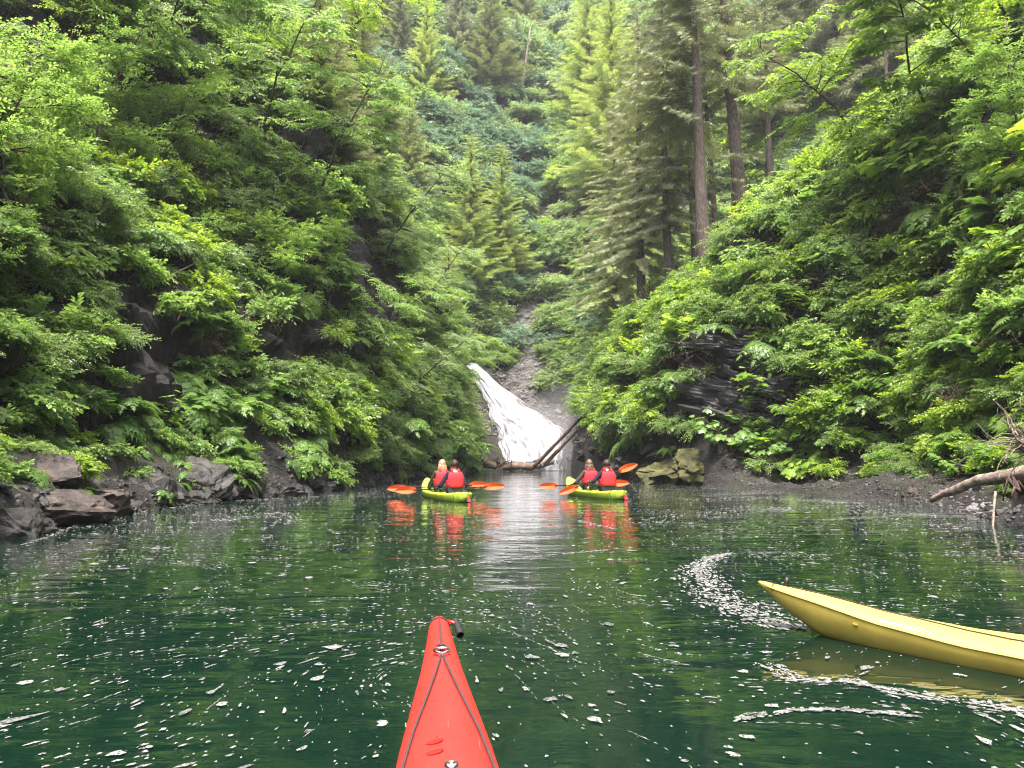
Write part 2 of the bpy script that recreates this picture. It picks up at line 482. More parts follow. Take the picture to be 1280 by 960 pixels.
# ------------------------------------------------------------------ lake
def water_mat():
    m, n, out = mat('lake_water')
    tc = n.nodes.new('ShaderNodeTexCoord')
    p = nd(n, 'ShaderNodeBsdfPrincipled', Roughness=0.045, IOR=1.333)
    p.inputs['Base Color'].default_value = (0.0026, 0.0112, 0.0068, 1)
    p.inputs['Specular IOR Level'].default_value = 0.5
    def wave(scale, stretch, det, dist):
        mp = n.nodes.new('ShaderNodeMapping')
        mp.inputs['Scale'].default_value = stretch
        n.links.new(tc.outputs['Object'], mp.inputs[0])
        w_ = nd(n, 'ShaderNodeTexNoise', Scale=scale, Detail=det, Roughness=0.5, Distortion=dist)
        n.links.new(mp.outputs[0], w_.inputs['Vector'])
        return w_.outputs[0]
    a = wave(1.1, (0.55, 1.5, 1), 3.0, 0.6)
    b = wave(4.5, (0.5, 1.6, 1), 3.0, 0.4)
    c = wave(0.35, (0.8, 1.0, 1), 2.0, 0.3)
    h = math_n(n, 'ADD', math_n(n, 'MULTIPLY', a, 0.42), math_n(n, 'ADD', math_n(n, 'MULTIPLY', b, 0.07), math_n(n, 'MULTIPLY', c, 0.8)))
    bp = nd(n, 'ShaderNodeBump', Strength=1.0, Distance=0.045)
    n.links.new(h, bp.inputs['Height'])
    n.links.new(bp.outputs[0], p.inputs['Normal'])
    # fine scum: specks drifting in bands
    wv = nd(n, 'ShaderNodeTexNoise', Scale=0.5, Detail=2.0)
    n.links.new(tc.outputs['Object'], wv.inputs['Vector'])
    sub = nd(n, 'ShaderNodeVectorMath', _operation='MULTIPLY_ADD')
    n.links.new(wv.outputs['Color'], sub.inputs[0])
    sub.inputs[1].default_value = (2.2, 2.2, 0)
    n.links.new(tc.outputs['Object'], sub.inputs[2])
    mp = n.nodes.new('ShaderNodeMapping'); mp.inputs['Scale'].default_value = (0.45, 1.0, 1)
    n.links.new(sub.outputs[0], mp.inputs[0])
    v = nd(n, 'ShaderNodeTexVoronoi', Scale=11.0)
    n.links.new(mp.outputs[0], v.inputs['Vector'])
    v2 = nd(n, 'ShaderNodeTexNoise', Scale=16.0, Detail=4.0, Roughness=0.7)
    n.links.new(mp.outputs[0], v2.inputs['Vector'])
    at = nd(n, 'ShaderNodeAttribute', _attribute_name='scum')
    bn = nd(n, 'ShaderNodeTexNoise', Scale=0.9, Detail=4.0, Roughness=0.6)
    n.links.new(mp.outputs[0], bn.inputs['Vector'])
    band = ramp(n, [(0.40, (0, 0, 0)), (0.62, (1, 1, 1))], bn.outputs[0])
    thr = math_n(n, 'MULTIPLY', math_n(n, 'ADD', 0.25, math_n(n, 'MULTIPLY', band.outputs[0], 0.75)), at.outputs['Fac'])
    # speck where noise exceeds a threshold that sinks with the scum density
    lim = math_n(n, 'SUBTRACT', 0.80, math_n(n, 'MULTIPLY', thr, 0.27))
    k = math_n(n, 'GREATER_THAN', v2.outputs[0], lim)
    d = n.nodes.new('ShaderNodeBsdfDiffuse'); d.inputs[0].default_value = (0.13, 0.13, 0.125, 1)
    mx = n.nodes.new('ShaderNodeMixShader')
    n.links.new(math_n(n, 'MULTIPLY', k, 0.75), mx.inputs[0]); n.links.new(p.outputs[0], mx.inputs[1]); n.links.new(d.outputs[0], mx.inputs[2])
    n.links.new(mx.outputs[0], out.inputs[0])
    return m
M['water'] = water_mat()
wb = MB()
gxx = np.linspace(-22, 22, 89); gyy = np.linspace(-24, 65.2, 180)
GX, GY = np.meshgrid(gxx, gyy)
wi = np.arange(GX.size).reshape(GX.shape)
wq = np.stack([wi[:-1, :-1], wi[:-1, 1:], wi[1:, 1:], wi[1:, :-1]], -1).reshape(-1, 4)
wb.add(np.stack([GX, GY, np.zeros_like(GX)], -1), wq.ravel(), np.full(len(wq), 4), 0, None, True)
wme = wb.mesh('lake', M['water'])
def scum_density(x, y):
    dl = x - xL(y); dr = xR(y) - x
    left = (1 - ss(1.0, 4.5, dl)) * ss(7, 11, y) * (1 - ss(22, 34, y)) * .75
    right = (1 - ss(3.0, 7.0, dr)) * ss(8, 12, y) * (1 - ss(25, 33, y)) * 1.0
    patch = 0.4 * ss(3, 6, y) * (1 - ss(14, 20, y))
    return np.clip(np.maximum(np.maximum(left, right), patch), 0, 1)
sa = wme.attributes.new('scum', 'FLOAT', 'POINT')
sa.data.foreach_set('value', scum_density(GX, GY).ravel().astype(np.float32))
lake = tag(link('lake', wme), kind='structure')

# ------------------------------------------------------------------ foam flecks drifting along the eddies
def foam_mat():
    m, n, out = mat('foam')
    tc = n.nodes.new('ShaderNodeTexCoord')
    nz = nd(n, 'ShaderNodeTexNoise', Scale=85.0, Detail=4.0, Roughness=0.6)
    n.links.new(tc.outputs['Object'], nz.inputs['Vector'])
    at = nd(n, 'ShaderNodeAttribute', _attribute_name='tint')
    r = ramp(n, [(0.0, (0.085, 0.088, 0.082)), (1.0, (0.235, 0.235, 0.220))], at.outputs['Fac'])
    d = nd(n, 'ShaderNodeBsdfPrincipled', Roughness=0.7)
    n.links.new(r.outputs[0], d.inputs['Base Color'])
    t = n.nodes.new('ShaderNodeBsdfTransparent')
    k = ramp(n, [(0.40, (.25, .25, .25)), (0.50, (.95, .95, .95))], nz.outputs[0])
    mx = n.nodes.new('ShaderNodeMixShader')
    n.links.new(k.outputs[0], mx.inputs[0]); n.links.new(t.outputs[0], mx.inputs[1]); n.links.new(d.outputs[0], mx.inputs[2])
    n.links.new(mx.outputs[0], out.inputs[0])
    return m
M['foam'] = foam_mat()
fb = MB()
def psi(x, y):
    q = np.stack([x * .33, y * .33, np.full_like(x, 3.3)], -1)
    v = fbm(q, 2) * 2.2
    for cx, cy_, k, r in ((-2.6, 3.6, 1.6, 1.9), (1.9, 2.6, -1.5, 1.4), (6.5, 19, 2.2, 3.5), (2.6, 7.5, 1.3, 1.6), (-4.5, 13, -1.6, 2.5)):
        v = v + k * np.exp(-((x - cx) ** 2 + (y - cy_) ** 2) / r ** 2)
    return v + x * 0.35
def flow(x, y):
    e = 0.03
    return unit(np.stack([psi(x, y + e) - psi(x, y - e), -(psi(x + e, y) - psi(x - e, y))], -1) + 1e-6)
N0 = 3500
sx = rng.uniform(-10, 11, N0 * 5); sy = 1.6 + 36 * rng.random(N0 * 5) ** 1.9
keep = (sx > xL(sy) + .1) & (sx < xR(sy) - .1) & (np.abs(sx) < sy * .80 + .5)
sx, sy = sx[keep][:N0], sy[keep][:N0]
fx, fy, fs, fd, fe = [], [], [], [], []
for k in range(9):
    v = flow(sx, sy)
    on = rng.random(len(sx)) < 0.62
    j = rng.normal(0, .02, (len(sx), 2))
    fx.append((sx + j[:, 0])[on]); fy.append((sy + j[:, 1])[on]); fd.append(v[on])
    s = np.exp(rng.normal(-5.6, .45, on.sum()))
    fs.append(s); fe.append(1 + rng.exponential(1.6, on.sum()))
    step = rng.uniform(.05, .22, len(sx))
    sx = sx + v[:, 0] * step; sy = sy + v[:, 1] * step
# thin drawn-out streaks
qx = rng.uniform(-4, 4.5, 190); qy = 1.7 + 7 * rng.random(190) ** 1.2
kk = np.abs(qx) < qy * .75 + .3
qx, qy = qx[kk], qy[kk]
for k in range(7):
    v = flow(qx, qy); on = rng.random(len(qx)) < .8
    fx.append(qx[on]); fy.append(qy[on]); fd.append(v[on]); fs.append(rng.uniform(.0007, .0017, on.sum())); fe.append(rng.uniform(10, 24, on.sum()))
    qx = qx + v[:, 0] * .055; qy = qy + v[:, 1] * .055
# larger clots
nb = 640
bx = rng.uniform(-6, 7, nb * 3); by = 1.8 + 13 * rng.random(nb * 3) ** 1.9
kk = (np.abs(bx) < by * .75 + .3) & (bx > xL(by) + .2) & (bx < xR(by) - .2)
bx, by = bx[kk][:nb], by[kk][:nb]
fx.append(bx); fy.append(by); fd.append(flow(bx, by)); fs.append(np.exp(rng.normal(-4.28, .45, len(bx)))); fe.append(1 + rng.exponential(.6, len(bx)))
# dense trails seen beside the yellow bow, below it, off the left bank and in mid channel
def trail(pts, width, n, smin=.006, smax=.02):
    n = int(n * .42); smin *= .5; smax *= .62
    W = np.array([at_z(*q)[:2] for q in pts])
    seg = np.linalg.norm(np.diff(W, axis=0), axis=1)
    cum = np.concatenate([[0], np.cumsum(seg)])
    t = rng.random(n) * cum[-1]
    x = np.interp(t, cum, W[:, 0]); y = np.interp(t, cum, W[:, 1])
    dx = np.interp(t + .05, cum, W[:, 0]) - np.interp(t - .05, cum, W[:, 0])
    dy = np.interp(t + .05, cum, W[:, 1]) - np.interp(t - .05, cum, W[:, 1])
    d = unit(np.stack([dx, dy], -1))
    wv = np.interp(t / cum[-1], np.linspace(0, 1, len(width)), width)
    o = rng.normal(0, .42, n) * wv
    fx.append(x - d[:, 1] * o); fy.append(y + d[:, 0] * o); fd.append(d)
    fs.append(rng.uniform(smin, smax, n)); fe.append(1 + rng.random(n) * 2.5)
trail([(912, 692), (893, 697), (876, 706), (872, 714), (888, 736), (912, 754), (945, 772), (990, 787)], [.03, .14, .18, .26, .28, .26, .2], 2600, .008, .024)
trail([(915, 902), (960, 893), (1010, 888), (1090, 890), (1150, 895)], [.05, .03, .03, .04], 260)
trail([(955, 830), (990, 850), (1060, 852), (1130, 868), (1200, 880), (1280, 890)], [.10, .07, .05, .10, .12], 700, .005, .016)
trail([(270, 652), (310, 646), (350, 641), (370, 655)], [.3, .5, .3], 420, .01, .04)
trail([(480, 716), (520, 711), (580, 707), (690, 694), (760, 688)], [.08, .05, .04, .03], 420, .005, .016)
trail([(720, 650), (750, 658), (770, 662)], [.10, .12, .05], 200, .008, .02)
trail([(800, 655), (880, 640), (980, 634), (1090, 640), (1200, 662)], [.5, .8, 1.2, 1.0, .6], 900, .008, .03)
trail([(860, 625), (960, 622), (1080, 632), (1180, 648)], [.5, .8, .8, .4], 800, .008, .028)
trail([(60, 668), (140, 655), (260, 640), (400, 628), (470, 616)], [.5, .7, .8, .5], 800, .008, .026)
trail([(30, 682), (110, 652), (195, 637), (300, 626), (430, 619)], [.08, .08, .08, .08], 700, .01, .03)
fx, fy, fs, fe = map(np.concatenate, (fx, fy, fs, fe)); fd = np.concatenate(fd)
ok = (fx > xL(fy) + .05) & (fx < xR(fy) - .05)
fx, fy, fs, fe, fd = fx[ok], fy[ok], fs[ok], fe[ok], fd[ok]
ns = 8
ang = np.arange(ns) * 2 * math.pi / ns
rad = np.clip(1 + rng.normal(0, .28, (len(fx), ns)), .35, 1.7)
u = np.cos(ang) * rad * (fs * fe)[:, None]; vv = np.sin(ang) * rad * fs[:, None]
VX = fx[:, None] + u * fd[:, :1] - vv * fd[:, 1:2]
VY = fy[:, None] + u * fd[:, 1:2] + vv * fd[:, :1]
zz = 0.004 + rng.random(len(fx)) * .004
VZ = np.repeat(zz[:, None], ns, 1)
cx_ = np.stack([fx, fy, zz + .003 + .15 * fs], -1)[:, None]
FV = np.concatenate([np.stack([VX, VY, VZ], -1), cx_], 1)
tf = [(i, (i + 1) % ns, ns) for i in range(ns)]
fl = np.array([i for f in tf for i in f])
fb.add(FV, (fl[None] + (np.arange(len(fx)) * (ns + 1))[:, None]).ravel(), np.full(ns * len(fx), 3), 0, np.repeat(rng.random(len(fx)), ns + 1), True)
foam = tag(link('foam', fb.mesh('foam', M['foam'])), 'white foam flecks drifting in swirls on the dark green water', 'foam', kind='stuff')

# ------------------------------------------------------------------ waterfall
def falls_mat():
    m, n, out = mat('white_water')
    uv = nd(n, 'ShaderNodeAttribute', _attribute_name='uvflow')
    mp = n.nodes.new('ShaderNodeMapping'); mp.inputs['Scale'].default_value = (13, 6.0, 1)
    n.links.new(uv.outputs['Vector'], mp.inputs[0])
    nz = nd(n, 'ShaderNodeTexNoise', Scale=1.0, Detail=9.0, Roughness=0.72, Distortion=0.9)
    n.links.new(mp.outputs[0], nz.inputs['Vector'])
    r = ramp(n, [(0.36, (0.19, 0.195, 0.23)), (0.48, (0.42, 0.425, 0.47)), (0.61, (0.76, 0.76, 0.79))], nz.outputs[0])
    p = nd(n, 'ShaderNodeBsdfPrincipled', Roughness=0.6)
    n.links.new(r.outputs[0], p.inputs['Base Color'])
    b = nd(n, 'ShaderNodeBump', Strength=0.6, Distance=0.14)
    n.links.new(nz.outputs[0], b.inputs['Height']); n.links.new(b.outputs[0], p.inputs['Normal'])
    t = n.nodes.new('ShaderNodeBsdfTranslucent'); t.inputs[0].default_value = (.85, .86, .9, 1)
    mx = nd(n, 'ShaderNodeMixShader', Fac=0.3)
    n.links.new(p.outputs[0], mx.inputs[1]); n.links.new(t.outputs[0], mx.inputs[2])
    sx = n.nodes.new('ShaderNodeSeparateXYZ'); n.links.new(uv.outputs['Vector'], sx.inputs[0])
    e = math_n(n, 'ABSOLUTE', math_n(n, 'SUBTRACT', sx.outputs[0], 0.5))          # 0 mid stream, .5 at the edge
    cover = math_n(n, 'MULTIPLY', math_n(n, 'SUBTRACT', 0.50, e), 5.0)
    al = math_n(n, 'ADD', cover, math_n(n, 'MULTIPLY', math_n(n, 'SUBTRACT', nz.outputs[0], 0.40), 4.5), True)
    tr = n.nodes.new('ShaderNodeBsdfTransparent')
    m3 = n.nodes.new('ShaderNodeMixShader')
    n.links.new(al, m3.inputs[0]); n.links.new(tr.outputs[0], m3.inputs[1]); n.links.new(mx.outputs[0], m3.inputs[2])
    n.links.new(m3.outputs[0], out.inputs[0])
    return m
M['falls'] = falls_mat()
Lp = np.array([(572, 453), (583, 461), (597, 480), (609, 508), (618, 535), (626, 558), (634, 583), (636, 588)], float)
Rp = np.array([(596, 455), (608, 465), (628, 484), (656, 506), (682, 522), (702, 536), (706, 566), (704, 588)], float)
dpt = np.array([71.0, 69.9, 68.9, 67.7, 66.5, 65.5, 64.5, 64.1])
vt = np.linspace(0, 1, len(Lp))
fall = empty('waterfall', 'white waterfall sliding down dark rock between the green banks', 'waterfall', at_z(668, 587))
def fall_pt(uu, v):
    d = np.interp(v, vt, dpt)
    a = np.stack([np.interp(v, vt, Lp[:, 0]), np.interp(v, vt, Lp[:, 1])], -1)
    b = np.stack([np.interp(v, vt, Rp[:, 0]), np.interp(v, vt, Rp[:, 1])], -1)
    q = a + (b - a) * uu[..., None]
    out = np.empty(uu.shape + (3,))
    aa = (q[..., 0] - 640) / FPX; bb = -(q[..., 1] - 480) / FPX
    dy = cp - bb * sp
    t = d / dy
    out[..., 0] = aa * t; out[..., 1] = d; out[..., 2] = 1 + (sp + bb * cp) * t
    return out
nu, nv = 64, 150
U, Vv = np.meshgrid(np.linspace(0, 1, nu), np.linspace(0, 1, nv))
rag = fbm(np.stack([Vv * 14, U * 2, U * 0 + 2], -1), 3)
U2 = U + (U - .5) * .10 * rag
FP = fall_pt(U2, Vv)
bul = np.sin(np.pi * U) * .45
wn = fbm(np.stack([U * 13 + 3 * Vv, Vv * 9, U * 0 + 7], -1), 4) * .10 + fbm(np.stack([U * 26, Vv * 30, U * 0 + 3], -1), 3) * .07
FP[..., 1] -= bul + wn * np.sin(np.pi * U) ** .4 - .15
FP[..., 2] += np.abs(wn) * .25
org = np.array(fall.location)
ii = np.arange(nu * nv).reshape(nv, nu)
fq = np.stack([ii[:-1, :-1], ii[1:, :-1], ii[1:, 1:], ii[:-1, 1:]], -1).reshape(-1, 4)
mb = MB(); mb.add(FP - org, fq.ravel(), np.full(len(fq), 4), 0, None, True)
me = mb.mesh('water_sheet', M['falls'])
a_ = me.attributes.new('uvflow', 'FLOAT_VECTOR', 'POINT')
a_.data.foreach_set('vector', np.stack([U, Vv, 0 * U], -1).astype(np.float32).ravel())
link('water_sheet', me, fall)
# loose strands and splash thrown off the sheet
mb = MB(); uvs = []
for k in range(40):
    u0 = np.clip(rng.beta(.8, .8) * 1.12 - .06, -.06, 1.06); v0 = rng.random() ** .8 * .95; ln = rng.uniform(.05, .16)
    t = np.linspace(0, 1, 7)
    v_ = np.clip(v0 + ln * t, 0, 1); u_ = np.full(7, u0) + rng.normal(0, .012, 7).cumsum()
    c = fall_pt(u_, v_)
    c[:, 1] -= np.sin(np.pi * np.clip(u_, 0, 1)) * .45 + .12 + rng.random() * .22
    c[:, 2] += rng.random() * .12
    wd = rng.uniform(.008, .028) * np.sin(np.pi * (t * .9 + .05)) + .004
    mb.tube(c - org, wd, 4, 0, .5, False)
    uvs.append(np.tile([[u0, v0, 0]], (28, 1)))
for k in range(900):                      # droplets at the foot and along the edges
    u0 = rng.random(); v0 = 1 - rng.exponential(.08) if k % 2 else rng.random()
    v0 = max(0.02, min(1, v0)); 
    if k % 2 == 0: u0 = rng.choice([-.04, 1.04]) + rng.normal(0, .03)
    c = fall_pt(np.array([u0]), np.array([v0]))[0] - org
    c = c + np.array([rng.normal(0, .15), -rng.random() * .8 - .2, abs(rng.normal(0, .25))])
    s = rng.uniform(.008, .026)
    V = np.array([(1, 0, 0), (-1, 0, 0), (0, 1, 0), (0, -1, 0), (0, 0, 1.4), (0, 0, -1.4)]) * s + c
    mb.faces(V, [(0, 2, 4), (2, 1, 4), (1, 3, 4), (3, 0, 4), (2, 0, 5), (1, 2, 5), (3, 1, 5), (0, 3, 5)], 0)
    uvs.append(np.tile([[u0, v0, 0]], (6, 1)))
me = mb.mesh('spray', M['falls'])
a_ = me.attributes.new('uvflow', 'FLOAT_VECTOR', 'POINT')
a_.data.foreach_set('vector', np.concatenate(uvs).astype(np.float32).ravel())
tag(link('spray', me, fall), kind='stuff')
# ------------------------------------------------------------------ leaf shapes (along, across, up)
LEAF_S = ([(0, 0, 0), (.5, .27, .07), (1, 0, -.10), (.5, -.27, .07)], [(0, 2, 1), (0, 3, 2)])
LEAF_B = ([(0, 0, 0), (.25, .24, .05), (.62, .25, .03), (1, 0, -.16), (.62, -.25, .03), (.25, -.24, .05), (.55, 0, -.03)],
          [(0, 6, 2, 1), (6, 3, 2), (0, 5, 4, 6), (6, 4, 3)])
_mp = [(0, 0), (-.12, .30), (.10, .28), (.18, .60), (.38, .38), (.62, .52), (.66, .26), (1.0, 0), (.66, -.26), (.62, -.52), (.38, -.38), (.18, -.60), (.10, -.28), (-.12, -.30)]
MAPLE = ([(x, y, -.22 * (x * x * .5 + y * y)) for x, y in _mp] + [(.42, 0, .03)],
         [(i, (i + 1) % 14, 14)[::-1] for i in range(14)])
PINNA = ([(0, 0, 0), (.30, .30, -.03), (.26, .07, .01), (.62, .25, -.08), (.55, .06, -.03), (1, 0, -.18), (.55, -.06, -.03), (.62, -.25, -.08), (.26, -.07, .01), (.30, -.30, -.03)],
         [(0, 2, 1), (2, 4, 3), (0, 9, 8), (8, 7, 6), (0, 8, 6, 4, 2)[:5], (4, 6, 5)])
_nv, _nf = [(0, 0, 0), (1, 0, -.10), (.5, .03, .02), (.5, -.03, .02)], [(0, 3, 2), (3, 1, 2)]
for _t, _l in ((.08, .24), (.36, .30), (.66, .20)):
    for _s in (1, -1):
        _b = len(_nv)
        _nv += [(_t, 0, .01), (_t + .17, 0, .0), (_t + .22, _s * _l, -.05)]
        _nf.append((_b, _b + 1, _b + 2) if _s > 0 else (_b + 1, _b, _b + 2))
NEEDLE = (_nv, _nf)

def sprays(mb, tpl, O, A, length, nleaf, size, mat=0, tilt=.28, droop=.25, spread=55, updir=(0, 0, 1), tint0=None, wj=.25):
    """leaves set alternately along many short twigs that start at O and run along A"""
    O, A = np.asarray(O, float), unit(A)
    n = len(O)
    U = unit(np.asarray(updir, float)[None] + rng.normal(0, tilt, (n, 3)))
    U = unit(U - A * np.sum(U * A, -1, keepdims=True))
    S = np.cross(U, A)
    length = np.broadcast_to(length, (n,))
    t0 = rng.random(n) if tint0 is None else tint0
    Pp, Dd, Nn_, Ss, Tt = [], [], [], [], []
    for j in range(nleaf):
        t = (j + .6 * rng.random(n)) / nleaf
        sgn = 1 if j % 2 else -1
        a = np.radians(spread * (1 - .75 * t * (j >= nleaf - 1)) + rng.normal(0, 14, n)) * sgn
        if j == nleaf - 1: a = a * .2
        d = A * np.cos(a)[:, None] + S * np.sin(a)[:, None] - U * (.10 + rng.random(n) * .35)[:, None]
        p = O + A * (t * length)[:, None] - np.array([0, 0, 1.0]) * (droop * length * t * t)[:, None]
        Pp.append(p); Dd.append(d); Nn_.append(U + rng.normal(0, wj, (n, 3)))
        Ss.append(size * rng.uniform(.65, 1.2, n)); Tt.append(np.clip(.55 * t0 + .45 * rng.random(n) , 0, 1))
    mb.stamp(tpl[0], tpl[1], np.concatenate(Pp), np.concatenate(Dd), np.concatenate(Nn_), np.concatenate(Ss), mat, np.concatenate(Tt))

def shrub_mb(nstem, nspray, nleaf, size, tpl, length=.45, rad=.95, ht=.95, seed=0, fl=0.35):
    """leafy arching shrub about 1 m in radius: (foliage, stems)"""
    global rng
    rng = np.random.default_rng(1000 + seed)
    f, s = MB(), MB()
    O, A = [], []
    for k in range(nstem):
        az = rng.random() * 6.283
        out = np.array([math.cos(az), math.sin(az), 0])
        r1 = rad * rng.uniform(.35, 1.0); h1 = ht * rng.uniform(.55, 1.05) * (1.15 - .45 * r1 / rad)
        b = out * rng.uniform(.02, .2)
        m = out * r1 * .45 + np.array([0, 0, h1 * .85])
        e = out * r1 + np.array([0, 0, h1 * (.95 - fl * r1)])
        t = np.linspace(0, 1, 7)[:, None]
        path = (1 - t) ** 2 * b + 2 * t * (1 - t) * m + t * t * e
        s.tube(path, np.linspace(.016, .005, 7), 4, 0)
        for q in range(nspray):
            tt = rng.uniform(.28, 1.0)
            p = (1 - tt) ** 2 * b + 2 * tt * (1 - tt) * m + tt * tt * e
            a2 = az + rng.normal(0, .95)
            A.append((math.cos(a2), math.sin(a2), rng.uniform(-.45, .6))); O.append(p)
    O, A = np.array(O), np.array(A)
    sprays(f, tpl, O, A, length * rng.uniform(.6, 1.2, len(O)), nleaf, size, tilt=.42, wj=.35)
    for o, a in list(zip(O, unit(A)))[::2]:
        s.tube([o, o + a * length * .5, o + a * length * .95 - np.array([0, 0, .2 * length])], .004, 3, 0, cap=False)
    return f, s
def fern_mb(nfr, npin, plen, L=1.0, seed=0, arch=.55):
    global rng
    rng = np.random.default_rng(2000 + seed)
    f, s = MB(), MB()
    for k in range(nfr):
        az = k * 2.4 + rng.normal(0, .3)
        out = np.array([math.cos(az), math.sin(az), 0])
        l = L * rng.uniform(.7, 1.1); up = rng.uniform(.35, .8)
        t = np.linspace(0, 1, 8)[:, None]
        path = out * l * t + np.array([0, 0, 1]) * (up * l * t * 1.3 - (arch + up * .6) * l * t * t)
        s.tube(path, np.linspace(.010, .003, 8), 3, 0, cap=False)
        tt = np.linspace(.18, .98, npin)
        tng = unit(np.gradient(path, axis=0))
        side = np.cross([0, 0, 1], out)
        P0 = np.stack([np.interp(tt, t[:, 0], path[:, i]) for i in range(3)], -1)
        D0 = np.stack([np.interp(tt, t[:, 0], tng[:, i]) for i in range(3)], -1)
        pl = plen * l * np.sin(np.pi * np.clip(tt * .82 + .16, 0, 1)) ** .8 + .03
        tint = np.clip(rng.random() * .6 + rng.random(npin) * .4, 0, 1)
        nrm = np.cross(D0, np.tile(side, (npin, 1))); nrm = nrm * np.sign(nrm[:, 2:3] + 1e-6)
        for sg in (1, -1):
            d = D0 * .5 + side * sg * .85 + rng.normal(0, .08, (npin, 3)) - np.array([0, 0, .15])
            f.stamp(PINNA[0], PINNA[1], P0, d, nrm + rng.normal(0, .15, (npin, 3)), pl, 0, tint)
        f.stamp(PINNA[0], PINNA[1], path[-1:], tng[-1:], nrm[-1:], np.array([plen * l * .6]), 0, tint[:1])
    return f, s
def maple_mb(nstem, nl, size, seed=0):
    """upright stems that hold broad lobed leaves in flat tiers"""
    global rng
    rng = np.random.default_rng(3000 + seed)
    f, s = MB(), MB()
    for k in range(nstem):
        az = rng.random() * 6.283
        out = np.array([math.cos(az), math.sin(az), 0])
        r1 = rng.uniform(.3, 1.0); h1 = rng.uniform(.45, 1.1)
        t = np.linspace(0, 1, 6)[:, None]
        path = out * r1 * t + np.array([0, 0, 1]) * h1 * (1.5 * t - .5 * t * t)
        s.tube(path, np.linspace(.016, .006, 6), 4, 0)
        n = nl
        tt = rng.uniform(.4, 1, n)
        p = np.stack([np.interp(tt, t[:, 0], path[:, i]) for i in range(3)], -1)
        a = az + rng.normal(0, 1.1, n)
        d = np.stack([np.cos(a), np.sin(a), -.12 - .25 * rng.random(n)], -1)
        p2 = p + unit(d * [1, 1, 0]) * rng.uniform(.06, .30, n)[:, None] + np.array([0, 0, .04])
        for q0, q1 in zip(p, p2): s.tube([q0, (q0 + q1) / 2 + [0, 0, .02], q1], .003, 3, 0, cap=False)
        f.stamp(MAPLE[0], MAPLE[1], p2, d, np.tile([0, 0, 1.0], (n, 1)) + rng.normal(0, .18, (n, 3)), size * rng.uniform(.6, 1.15, n), 0, np.clip(rng.random() * .5 + .5 * rng.random(n), 0, 1))
    return f, s
def twig_mb(n, seed=0):
    global rng
    rng = np.random.default_rng(4000 + seed)
    f, s = MB(), MB()
    for k in range(n):
        az = rng.random() * 6.283; el = rng.uniform(-.3, .9)
        d = np.array([math.cos(az) * math.cos(el), math.sin(az) * math.cos(el), math.sin(el)])
        p = rng.normal(0, .25, 3) * [1, 1, .4]
        path = [p]
        for q in range(5):
            d = unit(d + rng.normal(0, .28, 3) + [0, 0, -.08]); path.append(path[-1] + d * rng.uniform(.08, .22))
        (f if k % 3 else s).tube(path, np.linspace(.009, .003, 6), 3, 0, rng.random(), cap=False)
        sprays(f, LEAF_S, np.array(path[2:]), np.tile(d, (4, 1)), .2, 4, .05, 0)
    return f, s
def alder_mb(H=7.0, lean=2.2, nlimb=16, seed=0, size=.13, tpl=LEAF_S, dens=1.0, spread=2.2):
    """leaning broadleaf tree, lean towards +X: (crown, trunk)"""
    global rng
    rng = np.random.default_rng(5000 + seed)
    f, s = MB(), MB()
    t = np.linspace(0, 1, 9)[:, None]
    tr = np.array([1, 0, 0]) * lean * t ** 1.3 + np.array([0, 0, 1]) * H * t + np.cumsum(rng.normal(0, .15, (9, 3)), 0) * [1, 1, 0]
    s.tube(tr, np.linspace(.062, .015, 9) * H / 7, 7, 0)
    O, A = [], []
    for k in range(nlimb):
        tt = rng.uniform(.22, 1.0)
        b = np.array([np.interp(tt, t[:, 0], tr[:, i]) for i in range(3)])
        az = k * 2.4 + rng.normal(0, .5)
        ll = spread * rng.uniform(.6, 1.15) * (1.15 - .6 * tt)
        d = np.array([math.cos(az), math.sin(az), rng.uniform(.15, .7)])
        d[0] += .35
        d = unit(d)
        path = [b]
        for q in range(6):
            d = unit(d + rng.normal(0, .16, 3) + [0, 0, -.07]); path.append(path[-1] + d * ll / 6)
        path = np.array(path)
        s.tube(path, np.linspace(.026, .007, 7) * (1.2 - .5 * tt), 5, 0)
        for q in range(int(15 * dens)):
            u = rng.uniform(.22, 1.0)
            p = np.array([np.interp(u, np.linspace(0, 1, 7), path[:, i]) for i in range(3)])
            a2 = math.atan2(d[1], d[0]) + rng.normal(0, 1.0)
            sd_ = np.array([math.cos(a2), math.sin(a2), rng.uniform(-.2, .35)])
            l2 = rng.uniform(.35, .95)
            s.tube([p, p + sd_ * l2 * .6], [.007, .004], 3, 0, cap=False)
            O += [p + sd_ * l2 * e for e in (.15, .5, .85)]
            for e in range(3):
                a3 = a2 + rng.normal(0, .7)
                A.append((math.cos(a3), math.sin(a3), rng.uniform(-.35, .3)))
    O, A = np.array(O), np.array(A)
    sprays(f, tpl, O, A, .42 * rng.uniform(.7, 1.2, len(O)), 9, size, tilt=.3)
    return f, s
